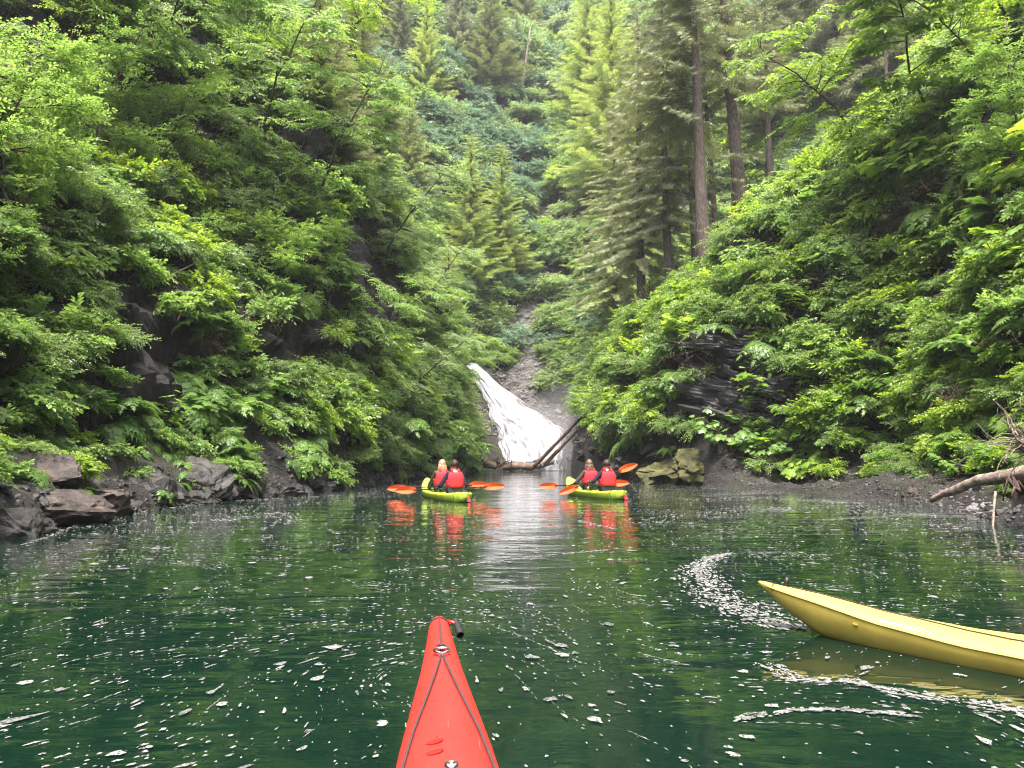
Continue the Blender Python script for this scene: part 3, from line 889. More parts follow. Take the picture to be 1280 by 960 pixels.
def conifer_mb(H, Rr, nbr, seed=0, base=.08, droop=.35, tw=11, tlen=.30, hang=.2, power=.85, bare=0.0, r0=None, up=.25, side=None, limb=.02, dead=0, lean=0.0):
    """whorled conifer of height H: (crown, trunk)"""
    global rng
    rng = np.random.default_rng(6000 + seed)
    f, s = MB(), MB()
    r0 = r0 or H * .013
    zz = np.linspace(-.6, H, 12)
    tr = np.stack([lean * zz + .03 * np.cumsum(rng.normal(0, 1, 12)) * H / 25, .03 * np.cumsum(rng.normal(0, 1, 12)) * H / 25, zz], -1)
    s.tube(tr, r0 * np.concatenate([[1.35, 1.0], np.linspace(.94, .10, 10)]), 9, 0)
    PO, PD, PN, PS, PT = [], [], [], [], []
    for k in range(nbr):
        u = base + (1 - base) * (k + rng.random()) / nbr
        z = u * H
        L = Rr * (1 - u) ** power * rng.uniform(.72, 1.12) + .02 * H * (1 - u) + .12
        az = k * 2.39996 + rng.normal(0, .25)
        if side is not None and rng.random() < .75: az = side + rng.normal(0, .9)
        o = np.array([math.cos(az), math.sin(az), 0])
        c = np.array([np.interp(z, tr[:, 2], tr[:, 0]), np.interp(z, tr[:, 2], tr[:, 1]), z])
        t = np.linspace(0, 1, 6)
        pz = L * (up * t * (1 - u * .0) - droop * t ** 1.4 * (1.15 - .7 * u) + .16 * t ** 3)
        path = c + o * (L * t)[:, None] + np.array([0, 0, 1]) * pz[:, None]
        s.tube(path, np.linspace(limb * (1 - .6 * u) + .006, .004, 6), 4, 0, cap=False)
        n = max(4, int(tw * (.35 + .65 * L / Rr)))
        tt = np.concatenate([np.linspace(max(bare, .10), .97, n)] * 2 + [[.92]])
        sg = np.concatenate([np.ones(n), -np.ones(n), [0]])
        sdv = np.array([-o[1], o[0], 0])
        p = np.stack([np.interp(tt, t, path[:, i]) for i in range(3)], -1)
        dd = o * (.62 + .3 * tt)[:, None] + sdv * (sg * .8 * (1.1 - .5 * tt))[:, None]
        dd[:, 2] -= hang * rng.uniform(.3, 1.7, len(tt))
        dd += rng.normal(0, .10, dd.shape)
        ln = tlen * L * (1.05 - .62 * tt) * rng.uniform(.7, 1.25, len(tt)) + .10 * tlen * Rr
        PO.append(p); PD.append(dd); PS.append(ln)
        PN.append(np.tile([0, 0, .75], (len(tt), 1)) + o * .45 + rng.normal(0, .6, (len(tt), 3)))
        PT.append(np.clip(.15 + .5 * rng.random() + .35 * tt * rng.random(len(tt)) + .12 * rng.random(len(tt)), 0, 1))
    # leader
    PO.append(tr[-2:-1] + [[0, 0, .0]]); PD.append(np.array([[0, 0, 1.0]])); PN.append(np.array([[1.0, 0, 0]])); PS.append(np.array([.10 * H])); PT.append(np.array([.6]))
    sc = np.concatenate(PS)
    f.stamp(NEEDLE[0], NEEDLE[1], np.concatenate(PO), np.concatenate(PD), np.concatenate(PN), np.stack([sc, sc * 1.7, sc], -1), 0, np.concatenate(PT))
    for k in range(dead):
        z = H * rng.uniform(.12, base + .15); az = rng.random() * 6.283 if side is None else side + rng.normal(0, 1.0)
        d = np.array([math.cos(az), math.sin(az), rng.uniform(-.5, .2)])
        c = np.array([np.interp(z, tr[:, 2], tr[:, 0]), np.interp(z, tr[:, 2], tr[:, 1]), z])
        l = rng.uniform(.5, 3.2)
        s.tube([c, c + d * l * .5, c + d * l + [0, 0, -.25 * l]], [.035, .02, .006], 4, 0)
    return f, s

# ------------------------------------------------------------------ prototypes: separate meshes for single plants, one joined for the undergrowth
PROTO = {}
def proto(key, pair, leafm, stemm='twig'):
    f, s = pair
    PROTO[key] = (f.mesh(key + '_crown', M[leafm]), s.mesh(key + '_stem', M[stemm]))
def recolour(new, old, leafm):
    a = PROTO[old][0].copy(); a.materials[0] = M[leafm]
    PROTO[new] = (a, PROTO[old][1])
proto('leafy', shrub_mb(15, 10, 9, .135, LEAF_B, seed=1), 'alder')
proto('leafy2', shrub_mb(18, 9, 10, .115, LEAF_B, seed=2, ht=1.1, rad=.8), 'alder')
recolour('brightleaf', 'leafy2', 'bright')
proto('fine', shrub_mb(20, 13, 11, .075, LEAF_S, seed=3, length=.4), 'alder')
recolour('palefine', 'fine', 'pale')
proto('fern', fern_mb(15, 15, .30, seed=4), 'fern')
proto('goat', fern_mb(12, 11, .40, seed=5, arch=.75), 'fern')
proto('maple', maple_mb(9, 10, .36, seed=6), 'bright')
proto('lobed', maple_mb(11, 9, .28, seed=7), 'fern')
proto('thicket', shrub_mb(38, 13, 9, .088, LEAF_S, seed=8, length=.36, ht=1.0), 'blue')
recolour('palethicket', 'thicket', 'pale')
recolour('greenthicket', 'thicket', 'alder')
proto('twigs', twig_mb(60, seed=9), 'dry')
proto('alder', alder_mb(7, 2.4, 18, 10), 'alder')
proto('alder2', alder_mb(6, 3.4, 18, 11, spread=2.6), 'alder')
recolour('alderbright', 'alder2', 'bright')
recolour('alderpale', 'alder', 'pale')
proto('broad', alder_mb(6.5, 3.0, 17, 12, size=.20, tpl=LEAF_B, dens=.8, spread=2.6), 'bright')
proto('spruce', conifer_mb(20, 3.9, 190, 20, tw=22, tlen=.20), 'spruce', 'bark')
proto('spruce2', conifer_mb(20, 4.4, 165, 21, droop=.5, up=.3, tw=22, tlen=.20), 'spruce', 'bark')
proto('slim', conifer_mb(20, 2.5, 150, 22, droop=.3, tw=16, tlen=.22), 'grey', 'bark')
recolour('limespruce', 'spruce', 'lime')
recolour('greyspruce', 'spruce2', 'grey')
recolour('darkspruce', 'spruce2', 'deep')
recolour('youngspruce', 'slim', 'lime')

# ------------------------------------------------------------------ undergrowth (stuff): thousands of small plants rooted all over the banks
UG = bpy.data.collections.new('undergrowth_forms')       # not linked to the scene
forms = ['brightleaf', 'fern', 'fine', 'goat', 'leafy', 'leafy2', 'lobed', 'maple', 'palefine', 'palethicket', 'thicket', 'twigs', 'greenthicket']
for k, key in enumerate(forms):
    fm, sm = PROTO[key]
    o1 = bpy.data.objects.new('form_%02d' % k, None)
    # join leaf and stem meshes
    V, L, T, Mi, A = [], [], [], [], []
    off = 0
    for mi, me in enumerate((fm, sm)):
        nvv = len(me.vertices); co = np.empty(nvv * 3, np.float32); me.vertices.foreach_get('co', co)
        li = np.empty(len(me.loops), np.int32); me.loops.foreach_get('vertex_index', li)
        lt = np.empty(len(me.polygons), np.int32); me.polygons.foreach_get('loop_total', lt)
        ta = np.empty(nvv, np.float32); me.attributes['tint'].data.foreach_get('value', ta)
        V.append(co.reshape(-1, 3)); L.append(li + off); T.append(lt); Mi.append(np.full(len(lt), mi, np.int32)); A.append(ta)
        off += nvv
    jb = MB()
    jb.V, jb.L, jb.T, jb.M, jb.A, jb.S, jb.n = V, L, T, Mi, A, [np.zeros(len(t), bool) for t in T], off
    jm = jb.mesh('form_mesh', [fm.materials[0], sm.materials[0]])
    oo = bpy.data.objects.new('form_%02d' % k, jm)
    UG.objects.link(oo)
    bpy.data.objects.remove(o1)

def gn_scatter(mod_obj):
    ng = bpy.data.node_groups.new('scatter_plants', 'GeometryNodeTree')
    ng.interface.new_socket('Geometry', in_out='INPUT', socket_type='NodeSocketGeometry')
    ng.interface.new_socket('Geometry', in_out='OUTPUT', socket_type='NodeSocketGeometry')
    gi = ng.nodes.new('NodeGroupInput'); go = ng.nodes.new('NodeGroupOutput')
    ci = ng.nodes.new('GeometryNodeCollectionInfo')
    ci.inputs['Collection'].default_value = UG
    ci.inputs['Separate Children'].default_value = True
    ci.inputs['Reset Children'].default_value = True
    ip = ng.nodes.new('GeometryNodeInstanceOnPoints')
    ip.inputs['Pick Instance'].default_value = True
    def attr(name, typ):
        a = ng.nodes.new('GeometryNodeInputNamedAttribute'); a.data_type = typ; a.inputs['Name'].default_value = name
        return a.outputs['Attribute']
    e2r = ng.nodes.new('FunctionNodeEulerToRotation')
    ng.links.new(attr('rot', 'FLOAT_VECTOR'), e2r.inputs[0])
    ng.links.new(gi.outputs[0], ip.inputs['Points'])
    ng.links.new(ci.outputs[0], ip.inputs['Instance'])
    ng.links.new(attr('idx', 'INT'), ip.inputs['Instance Index'])
    ng.links.new(e2r.outputs[0], ip.inputs['Rotation'])
    ng.links.new(attr('scl', 'FLOAT'), ip.inputs['Scale'])
    ng.links.new(ip.outputs[0], go.inputs[0])
    m_ = mod_obj.modifiers.new('scatter', 'NODES')
    m_.node_group = ng
def scatter(name, label, Pt, rot, scl, idx):
    me = bpy.data.meshes.new(name)
    me.vertices.add(len(Pt)); me.vertices.foreach_set('co', Pt.astype(np.float32).ravel())
    a = me.attributes.new('rot', 'FLOAT_VECTOR', 'POINT'); a.data.foreach_set('vector', rot.astype(np.float32).ravel())
    a = me.attributes.new('scl', 'FLOAT', 'POINT'); a.data.foreach_set('value', scl.astype(np.float32))
    a = me.attributes.new('idx', 'INT', 'POINT'); a.data.foreach_set('value', idx.astype(np.int32))
    o = link(name, me)
    gn_scatter(o)
    return tag(o, label, 'undergrowth', kind='stuff')

rng = np.random.default_rng(77)
Q = TV[quads]
cen = Q.mean(1)
e1 = Q[:, 2] - Q[:, 0]; e2 = Q[:, 3] - Q[:, 1]
cr = np.cross(e1, e2); area = .5 * np.linalg.norm(cr, axis=1); fn = unit(cr); fn = fn * np.sign(fn[:, 2:3] + 1e-9)
px, py, dep = to_px(cen)
vis = (dep > 3) & (px > -330) & (px < 1610) & (py > -420) & (py < 720) & (cen[:, 1] < 185)
dist = np.linalg.norm(cen - CAM, axis=1)
s_l = xL(cen[:, 1]) - cen[:, 0]; s_r = cen[:, 0] - xR(cen[:, 1])
s_in = np.maximum(s_l, s_r); isL = s_l > s_r
# bare places: shore rock, gravel bench, gully, rock faces
def blob(cx, cy, rx, ry, rot=0):
    c, s_ = math.cos(R(rot)), math.sin(R(rot))
    dx, dy = px - cx, py - cy
    return ((dx * c + dy * s_) / rx) ** 2 + ((-dx * s_ + dy * c) / ry) ** 2 < 1
bare = np.zeros(len(cen), bool)
nzb = fbm(cen * .6, 3)
far = cen[:, 1] > 64.3
bare |= ~far & isL & (cen[:, 2] < np.interp(cen[:, 1], [8, 14, 18], [.55, .5, .32]) + .45 * nzb)
bare |= ~far & ~isL & (cen[:, 1] < 30) & (s_in < 1.1 + .4 * nzb)
bare |= ~far & ~isL & (cen[:, 1] >= 30) & (cen[:, 2] < 1.5 + .5 * nzb)
gm = gully_mask(px, py)
bare |= far & (gm < np.where(py < 470, 1.45, 1.15) + .35 * nzb) & (py > 330) & (py < 590)
bare |= far & (py > 450) & (py < 600) & (px > np.interp(py, Lp[:, 1], Lp[:, 0]) - 8) & (px < np.interp(py, Rp[:, 1], Rp[:, 0]) + 6)
bare |= far & (cen[:, 2] < 3.5)
bare |= far & blob(701, 110, 6, 45, 4)
near_ = ~far
bare |= near_ & blob(183, 430, 44, 86, -18)
bare |= near_ & blob(915, 470, 44, 62, 18)
bare |= near_ & blob(835, 580, 40, 34)
bare |= near_ & blob(880, 322, 20, 40)
bare |= near_ & blob(455, 350, 22, 95, -16)
bare |= near_ & blob(1015, 200, 38, 26, -20)
bare |= near_ & blob(1125, 290, 30, 26)
bare |= near_ & ~isL & (cen[:, 1] > 44) & (s_in < .9)
# the plants themselves
spacing = np.where(far, np.clip(.024 * dist, 1.4, 3.2), np.clip(.027 * dist, .42, 1.25))
clump = fbm(cen * np.where(far, .16, .42)[:, None] + 90, 3)
lam = area / (spacing ** 2) * (vis & ~bare & (cen[:, 2] > .3)) * np.where(clump < -.28, .25, 1.15)
cnt = rng.poisson(lam)
fi = np.repeat(np.arange(len(cen)), cnt)
u1, u2 = rng.random(len(fi)), rng.random(len(fi))
a_, b_, c_, d_ = (Q[fi, k] for k in range(4))
pt = (a_ * (1 - u1)[:, None] + b_ * u1[:, None]) * (1 - u2)[:, None] + (d_ * (1 - u1)[:, None] + c_ * u1[:, None]) * u2[:, None]
nrm = fn[fi]
zone = fbm(pt * np.array([.16, .16, .16]) + 5, 3)
zone2 = fbm(pt * np.array([.10, .10, .10]) + 31, 3)
ID = {k: i for i, k in enumerate(forms)}
def pick(tbl, n):
    ks = list(tbl); p_ = np.array([tbl[k] for k in ks], float)
    return np.array([ID[k] for k in ks])[rng.choice(len(ks), n, p=p_ / p_.sum())]
idx = np.zeros(len(fi), int)
fl_, fr = isL[fi] & ~far[fi], ~isL[fi] & ~far[fi]
ff = far[fi]
def setz(mask, tbl):
    idx[mask] = pick(tbl, mask.sum())
lown = pt[:, 2] < 3.2
setz(fl_ & (zone < 0), dict(leafy=3, leafy2=2, brightleaf=1.5, fern=1.3, goat=1, fine=2.5, palefine=.7, twigs=.35))
setz(fl_ & (zone >= 0), dict(fine=5, leafy2=1.4, brightleaf=1.5, fern=.6, leafy=.6, twigs=.3, palefine=1.5))
setz(fl_ & (pt[:, 1] > 30), dict(fine=4, palefine=4, leafy2=1, brightleaf=.8, fern=.4, twigs=.2))
setz(fl_ & lown & (zone2 > -.1), dict(goat=3, fern=2, leafy=2, lobed=.6, fine=.6))
setz(fr & (zone < 0), dict(leafy2=2.2, brightleaf=2.5, lobed=.8, maple=.3, fern=1.4, goat=1.2, twigs=.6, fine=2.2))
setz(fr & (zone >= 0), dict(brightleaf=3, fine=2.2, leafy2=1.5, maple=.4, goat=1, lobed=.6, twigs=.9))
setz(fr & (pt[:, 1] > 33), dict(fine=3, leafy2=2, brightleaf=3, palefine=1, fern=1, twigs=.4))
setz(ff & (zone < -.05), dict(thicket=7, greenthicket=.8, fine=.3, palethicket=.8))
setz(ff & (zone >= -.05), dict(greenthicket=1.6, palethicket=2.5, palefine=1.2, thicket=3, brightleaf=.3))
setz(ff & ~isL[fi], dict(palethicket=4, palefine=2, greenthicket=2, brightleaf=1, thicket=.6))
scl = np.where(ff, spacing[fi] * rng.uniform(.8, 1.35, len(fi)) * (1 + .3 * (zone2 > .1)), spacing[fi] * 1.35 * rng.uniform(.7, 1.35, len(fi)))
# low on the rock the plants are small
scl = np.where(~ff & (pt[:, 2] < 1.6), scl * .7, scl)
up = unit(np.array([0, 0, 1.0]) + rng.normal(0, .22, nrm.shape) + np.where(ff, .25, .40)[:, None] * nrm)
yaw = rng.random(len(fi)) * 6.283
# euler of: rotate by yaw about Z, then tip Z to 'up'
tilt = np.arccos(np.clip(up[:, 2], -1, 1)); az = np.arctan2(up[:, 1], up[:, 0])
rot = np.stack([np.zeros(len(fi)), tilt, az], -1)
# add yaw through a matrix product
def eul(az, tilt, yaw):
    ca, sa_, ct, st_, cy_, sy_ = np.cos(az), np.sin(az), np.cos(tilt), np.sin(tilt), np.cos(yaw), np.sin(yaw)
    m00 = ca * ct * cy_ - sa_ * sy_; m10 = sa_ * ct * cy_ + ca * sy_; m20 = -st_ * cy_
    m21 = st_ * sy_; m22 = ct
    return np.stack([np.arctan2(m21, m22), np.arcsin(np.clip(-m20, -1, 1)), np.arctan2(m10, m00)], -1)
rot = eul(az, tilt, yaw - az)
pt = pt - nrm * .06
isl = isL[fi]
scatter('undergrowth', 'leafy undergrowth covering the steep bank left of the water', pt[fl_], rot[fl_], scl[fl_], idx[fl_])
scatter('undergrowth', 'bright leafy undergrowth covering the bank right of the water', pt[fr], rot[fr], scl[fr], idx[fr])
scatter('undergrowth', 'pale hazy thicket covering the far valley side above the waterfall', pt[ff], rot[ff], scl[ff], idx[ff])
print('undergrowth', fl_.sum(), fr.sum(), ff.sum())
# ------------------------------------------------------------------ single plants
NAMES = dict(alder='alder_tree', alder2='alder_tree', alderbright='alder_tree', alderpale='alder_tree', broad='broadleaf_tree',
             spruce='spruce_tree', spruce2='spruce_tree', slim='spruce_tree', limespruce='spruce_tree', greyspruce='spruce_tree',
             darkspruce='spruce_tree', youngspruce='spruce_tree', leafy='leafy_shrub', leafy2='leafy_shrub', brightleaf='leafy_shrub', fine='leafy_shrub',
             palefine='leafy_shrub', fern='fern', goat='fern', maple='maple_shrub', lobed='maple_shrub', thicket='thicket_shrub',
             palethicket='thicket_shrub', greenthicket='thicket_shrub', twigs='twig_heap')
def plant(key, loc, rot, scale, label, cat=None, group=None):
    nm = NAMES[key]
    tree = nm.endswith('_tree')
    o = empty(nm, label, cat or ('tree' if tree else 'fern' if nm == 'fern' else 'shrub'), loc, rot, group)
    o.scale = (scale,) * 3
    link('crown' if tree else 'foliage' if nm != 'fern' else 'frond_cluster', PROTO[key][0], o)
    link('trunk' if tree else 'stems_cluster' if nm == 'fern' else 'stem', PROTO[key][1], o)
    return o
prng = np.random.default_rng(5)
def bank_plant(key, px_, py_, size, yaw, label, tip=.5, sink=.1):
    p, n_ = hit(px_, py_)
    n_ = n_ * np.sign(n_[2] + 1e-9)
    up = unit(np.array([0, 0, 1.0]) + tip * n_)
    e = eul(np.arctan2(up[1], up[0]), np.arccos(up[2]), R(yaw) - np.arctan2(up[1], up[0]))
    return plant(key, p - n_ * sink, e, size, label)
# (form, base pixel x, y, scale, heading in degrees, what it looks like and stands beside)
LEFT = [
 ('alder', 20, 300, 0.79, 20, 'alder with layered leaves reaching over the water at the left edge of the photo'),
 ('alder2', 95, 215, 0.84, -10, 'alder above the pale bare branch near the upper left corner'),
 ('alderbright', 60, 95, 0.90, 10, 'yellow-green alder in the top left corner of the photo'),
 ('alder', 175, 130, 0.92, -25, 'alder with glossy leaves leaning out below the top edge on the left bank'),
 ('alder2', 215, 260, 0.77, 15, 'alder leaning out from the dark hollow above the bare soil patch'),
 ('alder2', 290, 90, 1.02, -15, 'tall alder at the top of the left bank beside the spruces'),
 ('alder', 330, 210, 0.95, -30, 'alder halfway up the left bank with a dark forked limb'),
 ('alderbright', 385, 120, 1.09, -10, 'bright alder whose crown edge stands before the far grey spruces'),
 ('alder', 400, 290, 1.02, -20, 'alder overhanging the dark vertical cleft in the left bank'),
 ('alderpale', 452, 250, 1.22, -15, 'pale fine-leaved alder just right of the dark vertical cleft'),
 ('alderpale', 478, 350, 1.15, 0, 'pale alder below the dark cleft, reaching towards the waterfall'),
 ('alder2', 330, 400, 0.70, 5, 'alder bush spreading above the big fern clump on the left bank'),
 ('alderpale', 520, 430, 1.09, -10, 'silvery alder just left of the head of the waterfall'),
 ('alder2', 440, 470, 0.79, -15, 'low alder drooping towards the water above the left green kayak'),
 ('alderpale', 500, 520, 0.84, 10, 'alder hanging over the dark rocks left of the waterfall foot'),
 ('alder', 562, 500, 0.90, 20, 'alder clinging to the rock beside the white falling water'),
 ('leafy', 40, 430, 1.25, 30, 'broad leafy shrub bulging over the left bank at mid height'),
 ('leafy', 75, 330, 1.25, 80, 'dense salmonberry shrub above the pale bent branch on the left'),
 ('leafy2', 20, 520, 1.0, 10, 'leafy shrub over the reddish rock at the left edge'),
 ('goat', 235, 500, 1.25, 0, 'large drooping fern clump in the middle of the left bank'),
 ('goat', 290, 520, 1.15, 40, 'fern clump hanging beside the biggest one on the left bank'),
 ('goat', 268, 572, .85, 120, 'light green fern hanging low over the dark overhang at the waterline'),
 ('goat', 130, 530, .95, 60, 'fern clump above the pointed reddish rock on the left shore'),
 ('fern', 22, 585, .8, 10, 'yellow-green fern at the left edge above the waterline rocks'),
 ('goat', 12, 635, .6, 50, 'small bright fern nearest the water in the lower left corner'),
 ('fern', 235, 405, .9, 200, 'fern with pale upright fronds right of the bare soil patch'),
 ('brightleaf', 330, 330, 1.5, 0, 'bright green shrub beneath the dark forked alder limb'),
 ('fine', 370, 480, 1.4, 10, 'fine-leaved shrub above the rocks behind the left shore foam'),
 ('goat', 365, 575, .6, 10, 'small fern on the ledge right of the dark overhang on the left shore'),
 ('leafy', 455, 500, 1.4, 60, 'white-flecked leafy shrub above the left kayakers'),
 ('leafy2', 545, 545, 1.3, 60, 'shrub over the dark rocks behind the left kayakers'),
]
RIGHT = [
 ('broad', 1250, 60, 1.09, 170, 'bright maple-leaved tree in the top right corner of the photo'),
 ('broad', 1130, 90, 1.23, 200, 'yellow-green broadleaf tree right of the dark trunk at the top edge'),
 ('alderbright', 1060, 120, 1.38, 190, 'sunlit alder above the dark hollow on the right bank'),
 ('alderbright', 1225, 150, 0.87, 180, 'alder with a pale crooked limb near the right edge'),
 ('alder', 1275, 280, 0.80, 175, 'alder branch reaching in from the right edge at mid height'),
 ('alderbright', 985, 190, 1.09, 200, 'light green alder left of the dark hollow on the right bank'),
 ('alderbright', 1020, 175, 1.3, 215, 'sunlit alder in front of the dark thick trunk at the top edge'),
 ('broad', 1190, 30, 1.1, 190, 'yellow-green tree filling the top edge left of the right corner'),
 ('alderbright', 1075, 240, 1.2, 200, 'bright alder rising over the dark hollow on the right bank'),
 ('broad', 1150, 175, 1.0, 195, 'yellow-green tree spreading beneath the crooked pale limb'),
 ('maple', 1275, 240, 1.3, 100, 'maple shrub with broad flat leaves at the right edge'),
 ('maple', 1190, 215, 1.2, 30, 'maple shrub with bright leaf tiers below the crooked limb'),
 ('maple', 1255, 330, 1.1, 70, 'maple shrub over the black hollow on the right'),
 ('brightleaf', 1000, 250, 1.6, 0, 'bright shrub directly below the dark hollow on the right bank'),
 ('brightleaf', 930, 270, 1.7, 50, 'bright yellow-green shrub right of the tall bare trunk base'),
 ('lobed', 915, 560, 1.25, 0, 'lobed-leaf shrub hanging over the dark gravel beside the mossy rock'),
 ('lobed', 960, 520, 1.35, 50, 'lobed-leaf shrub right of the dark layered rock face'),
 ('leafy2', 1010, 450, 1.5, 10, 'green shrub spreading right of the layered rock face at mid height'),
 ('brightleaf', 1080, 470, 1.3, 90, 'bright shrub in the middle of the right bank'),
 ('leafy', 1110, 400, 1.3, 20, 'leafy shrub below the mossy boulder on the right bank'),
 ('brightleaf', 1180, 420, 1.2, 0, 'light shrub standing out right of the mossy boulder'),
 ('goat', 1210, 560, .95, 40, 'fern fanning over the gravel beside the driftwood log'),
 ('goat', 1235, 520, .9, 200, 'fern above the pale driftwood log on the right'),
 ('leafy2', 1260, 420, 1.1, 60, 'shrub at the right edge above the tangled pale roots'),
 ('goat', 1060, 540, .95, 20, 'drooping fern over the middle of the gravel bench'),
 ('fine', 920, 370, 2.0, 0, 'feathery shrub crowning the layered rock face'),
 ('palefine', 800, 480, 2.2, 40, 'pale feathery shrub on the right bank behind the right kayakers'),
 ('brightleaf', 850, 400, 2.2, 0, 'sunlit yellow-green shrub below the uprooted stump'),
 ('fern', 835, 560, .7, 0, 'small fern growing on the mossy yellow rock'),
 ('alderpale', 750, 455, 0.50, 180, 'pale alder sapling right of the waterfall foot'),
 ('twigs', 1170, 240, 1.5, 20, 'heap of dead brown twigs beneath the crooked limb on the right'),
 ('twigs', 975, 320, 1.8, 60, 'brown dry thicket above the layered rock face'),
 ('twigs', 1000, 365, 1.5, 120, 'lower brown dry thicket right of the feathery shrub'),
]
for row in LEFT + RIGHT:
    bank_plant(*row)
# conifers and thickets of the far valley side: (form, px, base py, top py, depth, label)
def far_tree(key, px_, top, base, label, yaw=0, Hp=20.0, wid=1.0):
    p, _ = hit(px_, base)
    H = max(3.0, at_depth(px_, top, p[1])[2] - p[2])
    o = plant(key, p - np.array([0, 0, .3]), (0, 0, R(yaw)), H / Hp, label)
    o.scale = (H / Hp * wid, H / Hp * wid, H / Hp)
    return o
FAR = [
 ('limespruce', 533, -5, 130, 'tall lime-green spruce standing out against the dark spruces at the top', 1.35),
 ('darkspruce', 500, -40, 82, 'dark spruce left of the tall lime-green spruce', 1.0),
 ('slim', 489, 68, 200, 'slim grey-green spruce below the dark spruce', 1.3),
 ('spruce2', 512, 108, 262, 'olive spruce in front of the tall lime-green spruce', 1.25),
 ('spruce2', 470, 130, 275, 'brownish spruce behind the pale alder crown', 1.2),
 ('spruce2', 612, -25, 118, 'broad olive spruce with tiered branches at the top centre', 1.7),
 ('greyspruce', 572, -60, 88, 'grey spruce between the lime-green and the broad olive spruce', 1.0),
 ('limespruce', 588, 166, 372, 'yellow-green spruce left in the pair above the waterfall', 1.35),
 ('limespruce', 628, 176, 352, 'olive spruce right in the pair above the waterfall', 1.35),
 ('darkspruce', 440, -60, 190, 'dark spruce behind the top of the bright alder', 1.2),
 ('greyspruce', 420, 20, 220, 'grey spruce rising behind the bright alder crown', 1.3),
 ('greyspruce', 458, 25, 170, 'pale grey spruce beside the dark spruce left of centre', 1.2),
 ('spruce', 396, -60, 150, 'spruce half hidden by the left alders at the top edge', 1.1),
 ('darkspruce', 545, -90, 40, 'highest dark spruce behind the tall lime-green one', 1.0),
 ('spruce', 655, -60, 50, 'spruce at the top edge left of the dark gully', 1.2),
 ('greyspruce', 690, -70, 20, 'spruce at the head of the dark gully', 1.0),
 ('youngspruce', 560, 290, 392, 'young light spruce at the foot of the yellow-green pair', 1.6),
 ('youngspruce', 640, 300, 372, 'small young spruce beside the gravel gully', 1.6),
 ('limespruce', 737, -50, 160, 'pale spruce right of the dark gully at the top edge', 1.2),
 ('limespruce', 768, -50, 250, 'yellowish spruce left of the drooping hemlocks', 1.2),
 ('slim', 596, 352, 425, 'little grey spruce low above the waterfall head', 1.6),
 ('youngspruce', 812, 280, 372, 'small blue-green spruce with a bare stem on the right ridge', 1.7),
 ('spruce', 478, -70, 60, 'spruce filling the gap at the top left of the lime-green one', 1.1),
 ('spruce2', 590, -110, 30, 'dark topped spruce behind the broad olive spruce', 1.1),
 ('darkspruce', 985, -160, 190, 'dark conifer in shade right of the leaning thick trunk', 1.1),
 ('greyspruce', 1030, -190, 175, 'grey-green conifer behind the sunlit alder near the top right', 1.1),
 ('darkspruce', 1085, -190, 130, 'dark conifer at the top edge behind the bright broadleaf trees', 1.2),
 ('spruce2', 645, 15, 105, 'spruce leaning on the right flank of the broad olive spruce', 1.3),
]
for i, (key, px_, top, base_, label, wid) in enumerate(FAR):
    far_tree(key, px_, top, base_, label, yaw=37 * i, wid=wid)
THK = [
 ('thicket', 590, 130, 3.4, 'dark blue-green thicket below the broad olive spruce'),
 ('thicket', 640, 125, 3.0, 'rounded thicket right of the one below the broad olive spruce'),
 ('thicket', 620, 185, 3.3, 'large blue-green thicket mound above the spruce pair'),
 ('thicket', 665, 190, 3.0, 'blue-green thicket mound left of the gully at mid height'),
 ('palethicket', 650, 265, 3.0, 'pale thicket right of the spruce pair'),
 ('palethicket', 725, 240, 3.2, 'pale green thicket on the right wall of the gully'),
 ('palethicket', 735, 160, 3.2, 'pale sunlit thicket high on the right wall of the gully'),
 ('palethicket', 720, 330, 2.6, 'pale thicket right of the gravel chute'),
 ('thicket', 708, 360, 1.8, 'dark rounded bush right at the edge of the gravel chute'),
 ('palethicket', 755, 390, 2.6, 'hazy pale thicket behind the right bank'),
 ('greenthicket', 622, 425, 1.5, 'green bush between the waterfall head and the gravel chute'),
 ('thicket', 600, 400, 2.0, 'dark bush directly above the waterfall head'),
 ('greenthicket', 700, 455, 2.0, 'green bush right of the gravel slope beside the waterfall'),
 ('thicket', 555, 215, 3.0, 'blue-green thicket left of the spruce pair'),
 ('greenthicket', 700, 95, 2.8, 'thicket on the left lip of the dark gully near the top'),
]
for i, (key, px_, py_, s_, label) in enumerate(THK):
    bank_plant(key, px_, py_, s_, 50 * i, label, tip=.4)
# tall conifers of the right ridge, each with its own trunk and crown
def big_tree(px_, base_py, depth, H, label, r0, lean, yaw, name='hemlock_tree', leaf='deep', **kw):
    p = at_depth(px_, base_py, depth)
    z, _ = ground(p[0], p[1])
    cr_, tr_ = conifer_mb(H, r0=r0, lean=lean, **kw)
    o = empty(name, label, 'tree', (p[0], p[1], z - .2), (0, 0, R(yaw)))
    link('crown', cr_.mesh('crown', M[leaf]), o)
    link('trunk', tr_.mesh('trunk', M['bark']), o)
    return o
big_tree(884, 345, 41, 25, 'tall conifer with a straight reddish bare trunk on the right ridge', .40, -.035, 0, Rr=6.5, nbr=150, seed=30, base=.40, droop=.65, tw=26, tlen=.13, hang=.55, power=.6, side=2.6, dead=16)
big_tree(927, 225, 48, 24, 'leaning thick-trunked conifer right of the tall bare trunk', .52, -.06, 0, Rr=6, nbr=120, seed=31, base=.45, droop=.6, tw=25, tlen=.13, hang=.5, power=.6, dead=10)
big_tree(898, 262, 50, 22, 'thin dark conifer just behind the tall bare trunk', .22, -.05, 0, Rr=5, nbr=80, seed=32, base=.45, droop=.6, tw=22, tlen=.13, hang=.5, dead=8)
